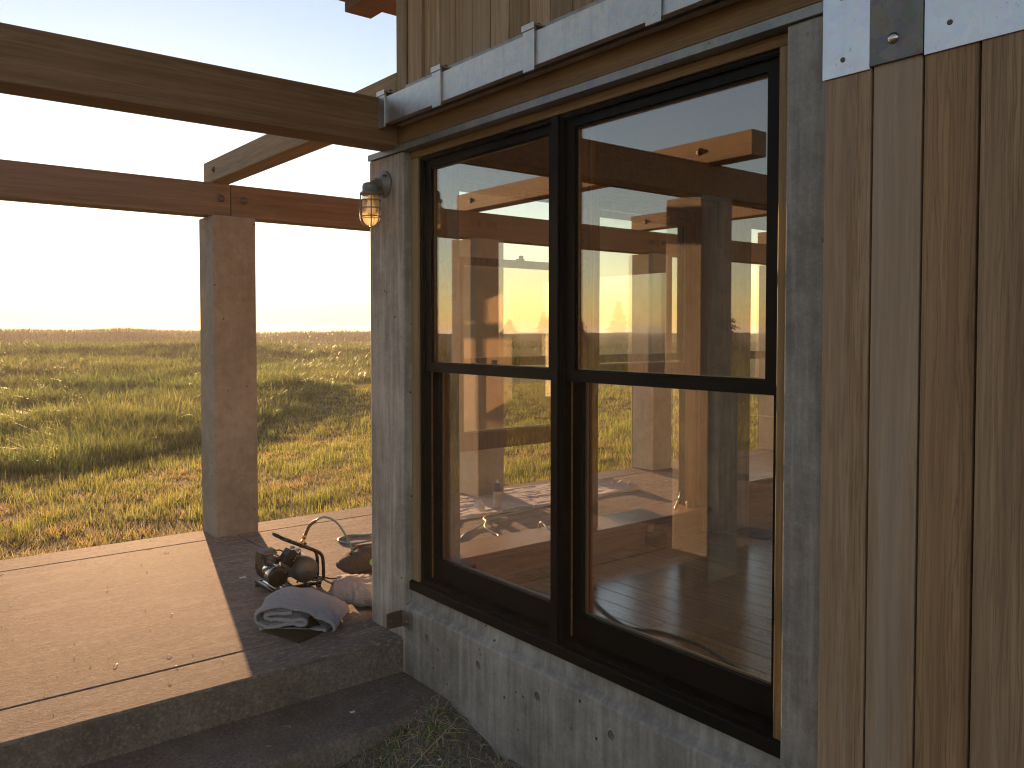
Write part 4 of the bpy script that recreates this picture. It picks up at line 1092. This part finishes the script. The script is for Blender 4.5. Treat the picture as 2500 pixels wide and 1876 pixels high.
def mown():
    parts = []
    for n, a0, a1, pw, rmax in ((300000, -1, 62, .9, 30), (45000, -80, -1, .9, 22), (25000, 62, 80, .9, 30)):
        x, y = sample_polar(n, 5.9, rmax, a0, a1, pw); parts.append((x, y))
    x = np.concatenate([p[0] for p in parts]); y = np.concatenate([p[1] for p in parts])
    k = (y > 5.93) & (y < yb(x) + .3); x, y = x[k], y[k]
    # clumping
    cl = vnoise(x, y, 6.5) * .6 + vnoise(x + 3, y - 2, 15) * .4
    k = rng.uniform(0, 1, len(x)) < np.clip(cl * 1.5, .15, 1); x, y, cl = x[k], y[k], cl[k]
    n = len(x); dist = np.hypot(x, y)
    dry = np.clip(vnoise(x, y, 2.2) * .6 + vnoise(x, y, 7.3) * .5 + rng.normal(0, .22, n), 0, 1) > .52
    h = np.where(dry, rng.uniform(.025, .075, n), rng.uniform(.04, .13, n)) * (.7 + .6 * cl)
    near = np.clip((y - 5.93) / .8, .8, 1); h *= near
    h *= np.where((rng.uniform(0, 1, n) < .03) & ~dry, 1.6, 1)
    w = np.where(dry, .0085, .007) * np.clip(dist / 8, 1, 2.6)
    z = H(x, y) - .004
    g0 = np.array([.085, .105, .025]); g1 = np.array([.23, .24, .06]); d0 = np.array([.14, .10, .045]); d1 = np.array([.36, .28, .125])
    v = (rng.uniform(.55, 1.45, n) * (.5 + .9 * cl))[:, None]
    c0 = np.where(dry[:, None], d0, g0) * v; c1 = np.where(dry[:, None], d1, g1) * v
    o = blades_mesh('mown_grass', np.stack([x, y, z], 1), h, w, rng.uniform(0, 2 * np.pi, n), np.where(dry, rng.uniform(.3, 1.6, n), rng.uniform(.05, .5, n)), c0, c1, 'mowgrass', 1)
    tag(o, 'short mown grass with dry clippings behind the patio', 'grass', None, 'stuff')
def tall():
    parts = []
    for n, r0, r1, a0, a1, pw in ((440000, 10.5, 48, -1, 62, 1.0), (130000, 40, 108, -1, 62, 1.1), (40000, 10, 60, -85, -1, 1.1), (15000, 12, 90, 62, 80, 1.1)):
        x, y = sample_polar(n, r0, r1, a0, a1, pw); parts.append((x, y))
    x = np.concatenate([p[0] for p in parts]); y = np.concatenate([p[1] for p in parts])
    k = y > yb(x); x, y = x[k], y[k]
    cl = vnoise(x, y, 1.1) * .5 + vnoise(x + 5, y - 3, 3.1) * .5
    k = rng.uniform(0, 1, len(x)) < np.clip(.35 + cl, 0, 1); x, y, cl = x[k], y[k], cl[k]
    n = len(x); dist = np.hypot(x, y)
    h = (rng.uniform(.20, .46, n) + .18 * (rng.uniform(0, 1, n) < .08)) * (.5 + .95 * cl) * np.clip((y - yb(x)) / 2.0 + .55, .55, 1)
    w = .0115 * np.clip(dist / 14, 1, 4.0) * rng.uniform(.5, 1.4, n)
    z = H(x, y) - .01
    mixv = np.clip(vnoise(x, y, .45) * .7 + rng.normal(0, .25, n), 0, 1)[:, None]
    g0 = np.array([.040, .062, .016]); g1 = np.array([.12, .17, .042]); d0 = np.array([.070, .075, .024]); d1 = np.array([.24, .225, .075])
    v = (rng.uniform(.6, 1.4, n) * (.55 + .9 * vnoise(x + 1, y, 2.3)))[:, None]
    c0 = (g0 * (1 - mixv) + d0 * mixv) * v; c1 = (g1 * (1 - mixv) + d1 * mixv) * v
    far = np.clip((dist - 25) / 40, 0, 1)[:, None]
    c0 = c0 * (1 - .35 * far); c1 = c1 * (1 - .5 * far) * (1 - far * np.array([.12, 0, .1]))  # distant blades painted darker, tips greener, to damp their backlit glow
    az = rng.uniform(0, 2 * np.pi, n)
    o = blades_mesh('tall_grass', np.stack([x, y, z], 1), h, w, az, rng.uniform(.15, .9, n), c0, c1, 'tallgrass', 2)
    tag(o, 'tall dune grass glowing in the low sun', 'grass', None, 'stuff')
mown(); tall()
def weeds():
    n = 15000
    x = rng.uniform(.2, 1.955, n); y = rng.uniform(1.3, 2.95, n)
    den = np.clip(vnoise(x, y, 8) * 1.2 - .2 + np.where(x > 1.75, .2, 0), 0.05, 1)
    k = (y < 2.86 + .1 * (x > 1.8)) & (rng.uniform(0, 1, n) < den); x, y = x[k], y[k]; n = len(x)
    z = H(x, y) + .01
    dry = rng.uniform(0, 1, n) < .55
    h = np.where(dry, rng.uniform(.01, .055, n), rng.uniform(.012, .04, n)) * np.where(rng.uniform(0, 1, n) < .015, 2.6, 1); w = np.where(dry, .003, .009)
    c0 = np.where(dry[:, None], np.array([.55, .43, .27]), np.array([.15, .22, .07])) * rng.uniform(.6, 1.3, n)[:, None]
    o = blades_mesh('weed_cover', np.stack([x, y, z], 1), h, w, rng.uniform(0, 6.28, n), np.where(dry, rng.uniform(1., 3., n), rng.uniform(.4, 1.6, n)), c0, c0 * 1.6, 'weed', 2)
    tag(o, 'low weeds and stubble in the corner by the step', 'weeds', None, 'stuff')
    # loose straw
    bm = bmesh.new(); rr = random.Random(5)
    def straw(p, q, r):
        tube(bm, [p, ((p[0] + q[0]) / 2, (p[1] + q[1]) / 2, (p[2] + q[2]) / 2 + .004), q], r, 5)
    hz_ = lambda x, y: float(H(x, y)) + .016
    for i in range(700):
        x0, y0 = rr.uniform(1.0, 1.94), rr.uniform(1.6, 2.9); a = rr.uniform(0, 3.14); l = rr.uniform(.02, .11)
        x1, y1 = min(1.95, x0 + l * math.cos(a)), y0 + l * math.sin(a)
        if y1 > 2.85: continue
        straw((x0, y0, hz_(x0, y0) + rr.uniform(0, .012)), (x1, y1, hz_(x1, y1) + rr.uniform(0, .02)), rr.uniform(.0006, .0013))
    straw((1.50, 2.58, hz_(1.5, 2.58) + .012), (1.90, 2.72, hz_(1.9, 2.72) + .05), .0018)
    straw((1.90, 2.72, hz_(1.9, 2.72) + .05), (1.945, 2.56, hz_(1.94, 2.56) + .02), .0011)
    o = finish('straw', bm, 'straw', None, origin=(1.7, 2.6, -.24)); tag(o, 'loose pale straw stalks on the dark soil', 'straw', None, 'stuff')
MAT['straw'] = plain('dry_straw', (0.50, 0.40, 0.25), 0.6)
weeds()

# ------------------------------------------------------------------ conifers (seen only as reflections in the glass)
def conifer(x, y, h, r, lean, label):
    z0 = float(H(x, y)) - .1
    t = empty('conifer_tree', (x, y, z0)); tag(t, label, 'tree', 'conifers west of the house')
    rr = np.random.default_rng(int(x * 7 + y * 13) % 9999)
    bm = bmesh.new(); tube(bm, [(x, y, z0), (x + lean * .4, y, z0 + h * .5), (x + lean, y, z0 + h * .97)], [h * .03, h * .02, .01], 8); finish('trunk', bm, 'rust', t)
    n = 4200
    u = rr.uniform(0, 1, n) ** .8; zz = .06 * h + u * h * .92
    rad = r * (1 - u * .88) * (.55 + .45 * np.abs(np.sin(zz * 9 / h * 3.1))) * np.sqrt(rr.uniform(.12, 1, n))
    th = rr.uniform(0, 2 * np.pi, n) ; rad = rad * (1 + .3 * np.sin(th * 5 + zz * 4))
    P = np.stack([x + lean * u + rad * np.cos(th), y + rad * np.sin(th), z0 + zz - rad * .15], 1)
    hh = rr.uniform(.10, .26, n); w = rr.uniform(.05, .12, n)
    g = np.array([.022, .032, .014]) * rr.uniform(.6, 1.5, n)[:, None]
    o = blades_mesh('crown', P - np.array([x, y, z0]), hh, w, th + np.pi / 2, rr.uniform(.4, 1.6, n), g, g * 1.3, 'needle', 1)
    o.parent = t
for i, (az, dist, h, r) in enumerate((az_, d_, h_ * .8, r_ * .95) for az_, d_, h_, r_ in ((-33, 62, 3.2, 1.5), (-35.5, 66, 2.9, 1.6), (-38, 60, 3.6, 1.5), (-40.5, 64, 3.9, 1.8), (-43, 58, 4.6, 1.7), (-45, 62, 5.0, 2.0), (-47.5, 57, 4.4, 1.8), (-50.5, 60, 5.2, 2.0), (-54, 56, 4.9, 1.9), (-58, 60, 5.4, 2.1))):
    conifer(math.sin(R(az)) * dist, math.cos(R(az)) * dist, h, r, random.uniform(-.4, .4), 'dark conifer in the distant row mirrored in the window glass')

# ------------------------------------------------------------------ grit and clippings blown over the patio
def grit():
    bm = bmesh.new(); rr = random.Random(12)
    for i in range(130):
        x = rr.uniform(-.6, 2.4); y = rr.uniform(3.3, 5.88); r = rr.uniform(.001, .003)
        vs = [bm.verts.new((x + r * rr.uniform(-1.4, 1.4), y + r * rr.uniform(-1.4, 1.4), .0005 + (r * 1.2 if k == 3 else 0))) for k in range(4)]
        for q in ((0, 1, 3), (1, 2, 3), (2, 0, 3)): bm.faces.new([vs[k] for k in q])
    o = finish('grit', bm, 'gritmat', None, origin=(1, 4.5, 0)); tag(o, 'scattered dark grit and crumbs on the patio', 'grit', None, 'stuff')
    bm = bmesh.new()
    for i in range(45):
        x = rr.uniform(-.4, 2.2); y = rr.uniform(2.95, 5.9); z = .001 if y > 3.27 else -.159
        if 3.2 < y < 3.3: continue
        a = rr.uniform(0, 6.28); l = rr.uniform(.012, .04)
        tube(bm, [(x, y, z + .001), (x + l * .5 * math.cos(a), y + l * .5 * math.sin(a), z + .0035), (x + l * math.cos(a), y + l * math.sin(a), z + .001)], .0009, 4)
    o = finish('clippings', bm, 'straw', None, origin=(1, 4.5, 0)); tag(o, 'pale grass clippings strewn on the patio and step', 'clippings', None, 'stuff')
MAT['gritmat'] = plain('dark_grit', (0.09, 0.07, 0.055), 0.8)
grit()

# ------------------------------------------------------------------ air: thin golden haze over the dunes
def haze():
    m, t, out = nt('thin_haze')
    v = t.nodes.new('ShaderNodeVolumePrincipled'); v.inputs['Color'].default_value = (1.0, 0.96, 0.9, 1)
    v.inputs['Density'].default_value = 0.0013; v.inputs['Anisotropy'].default_value = 0.3
    L(t, v.outputs[0], out.inputs['Volume']); MAT['haze'] = m
    bm = bmesh.new(); bx(bm, -4200, 4200, -4200, 4200, -14, 6.6)
    o = finish('haze', bm, 'haze', None); tag(o, 'thin golden evening haze over the dunes', 'haze', None, 'stuff')
haze()
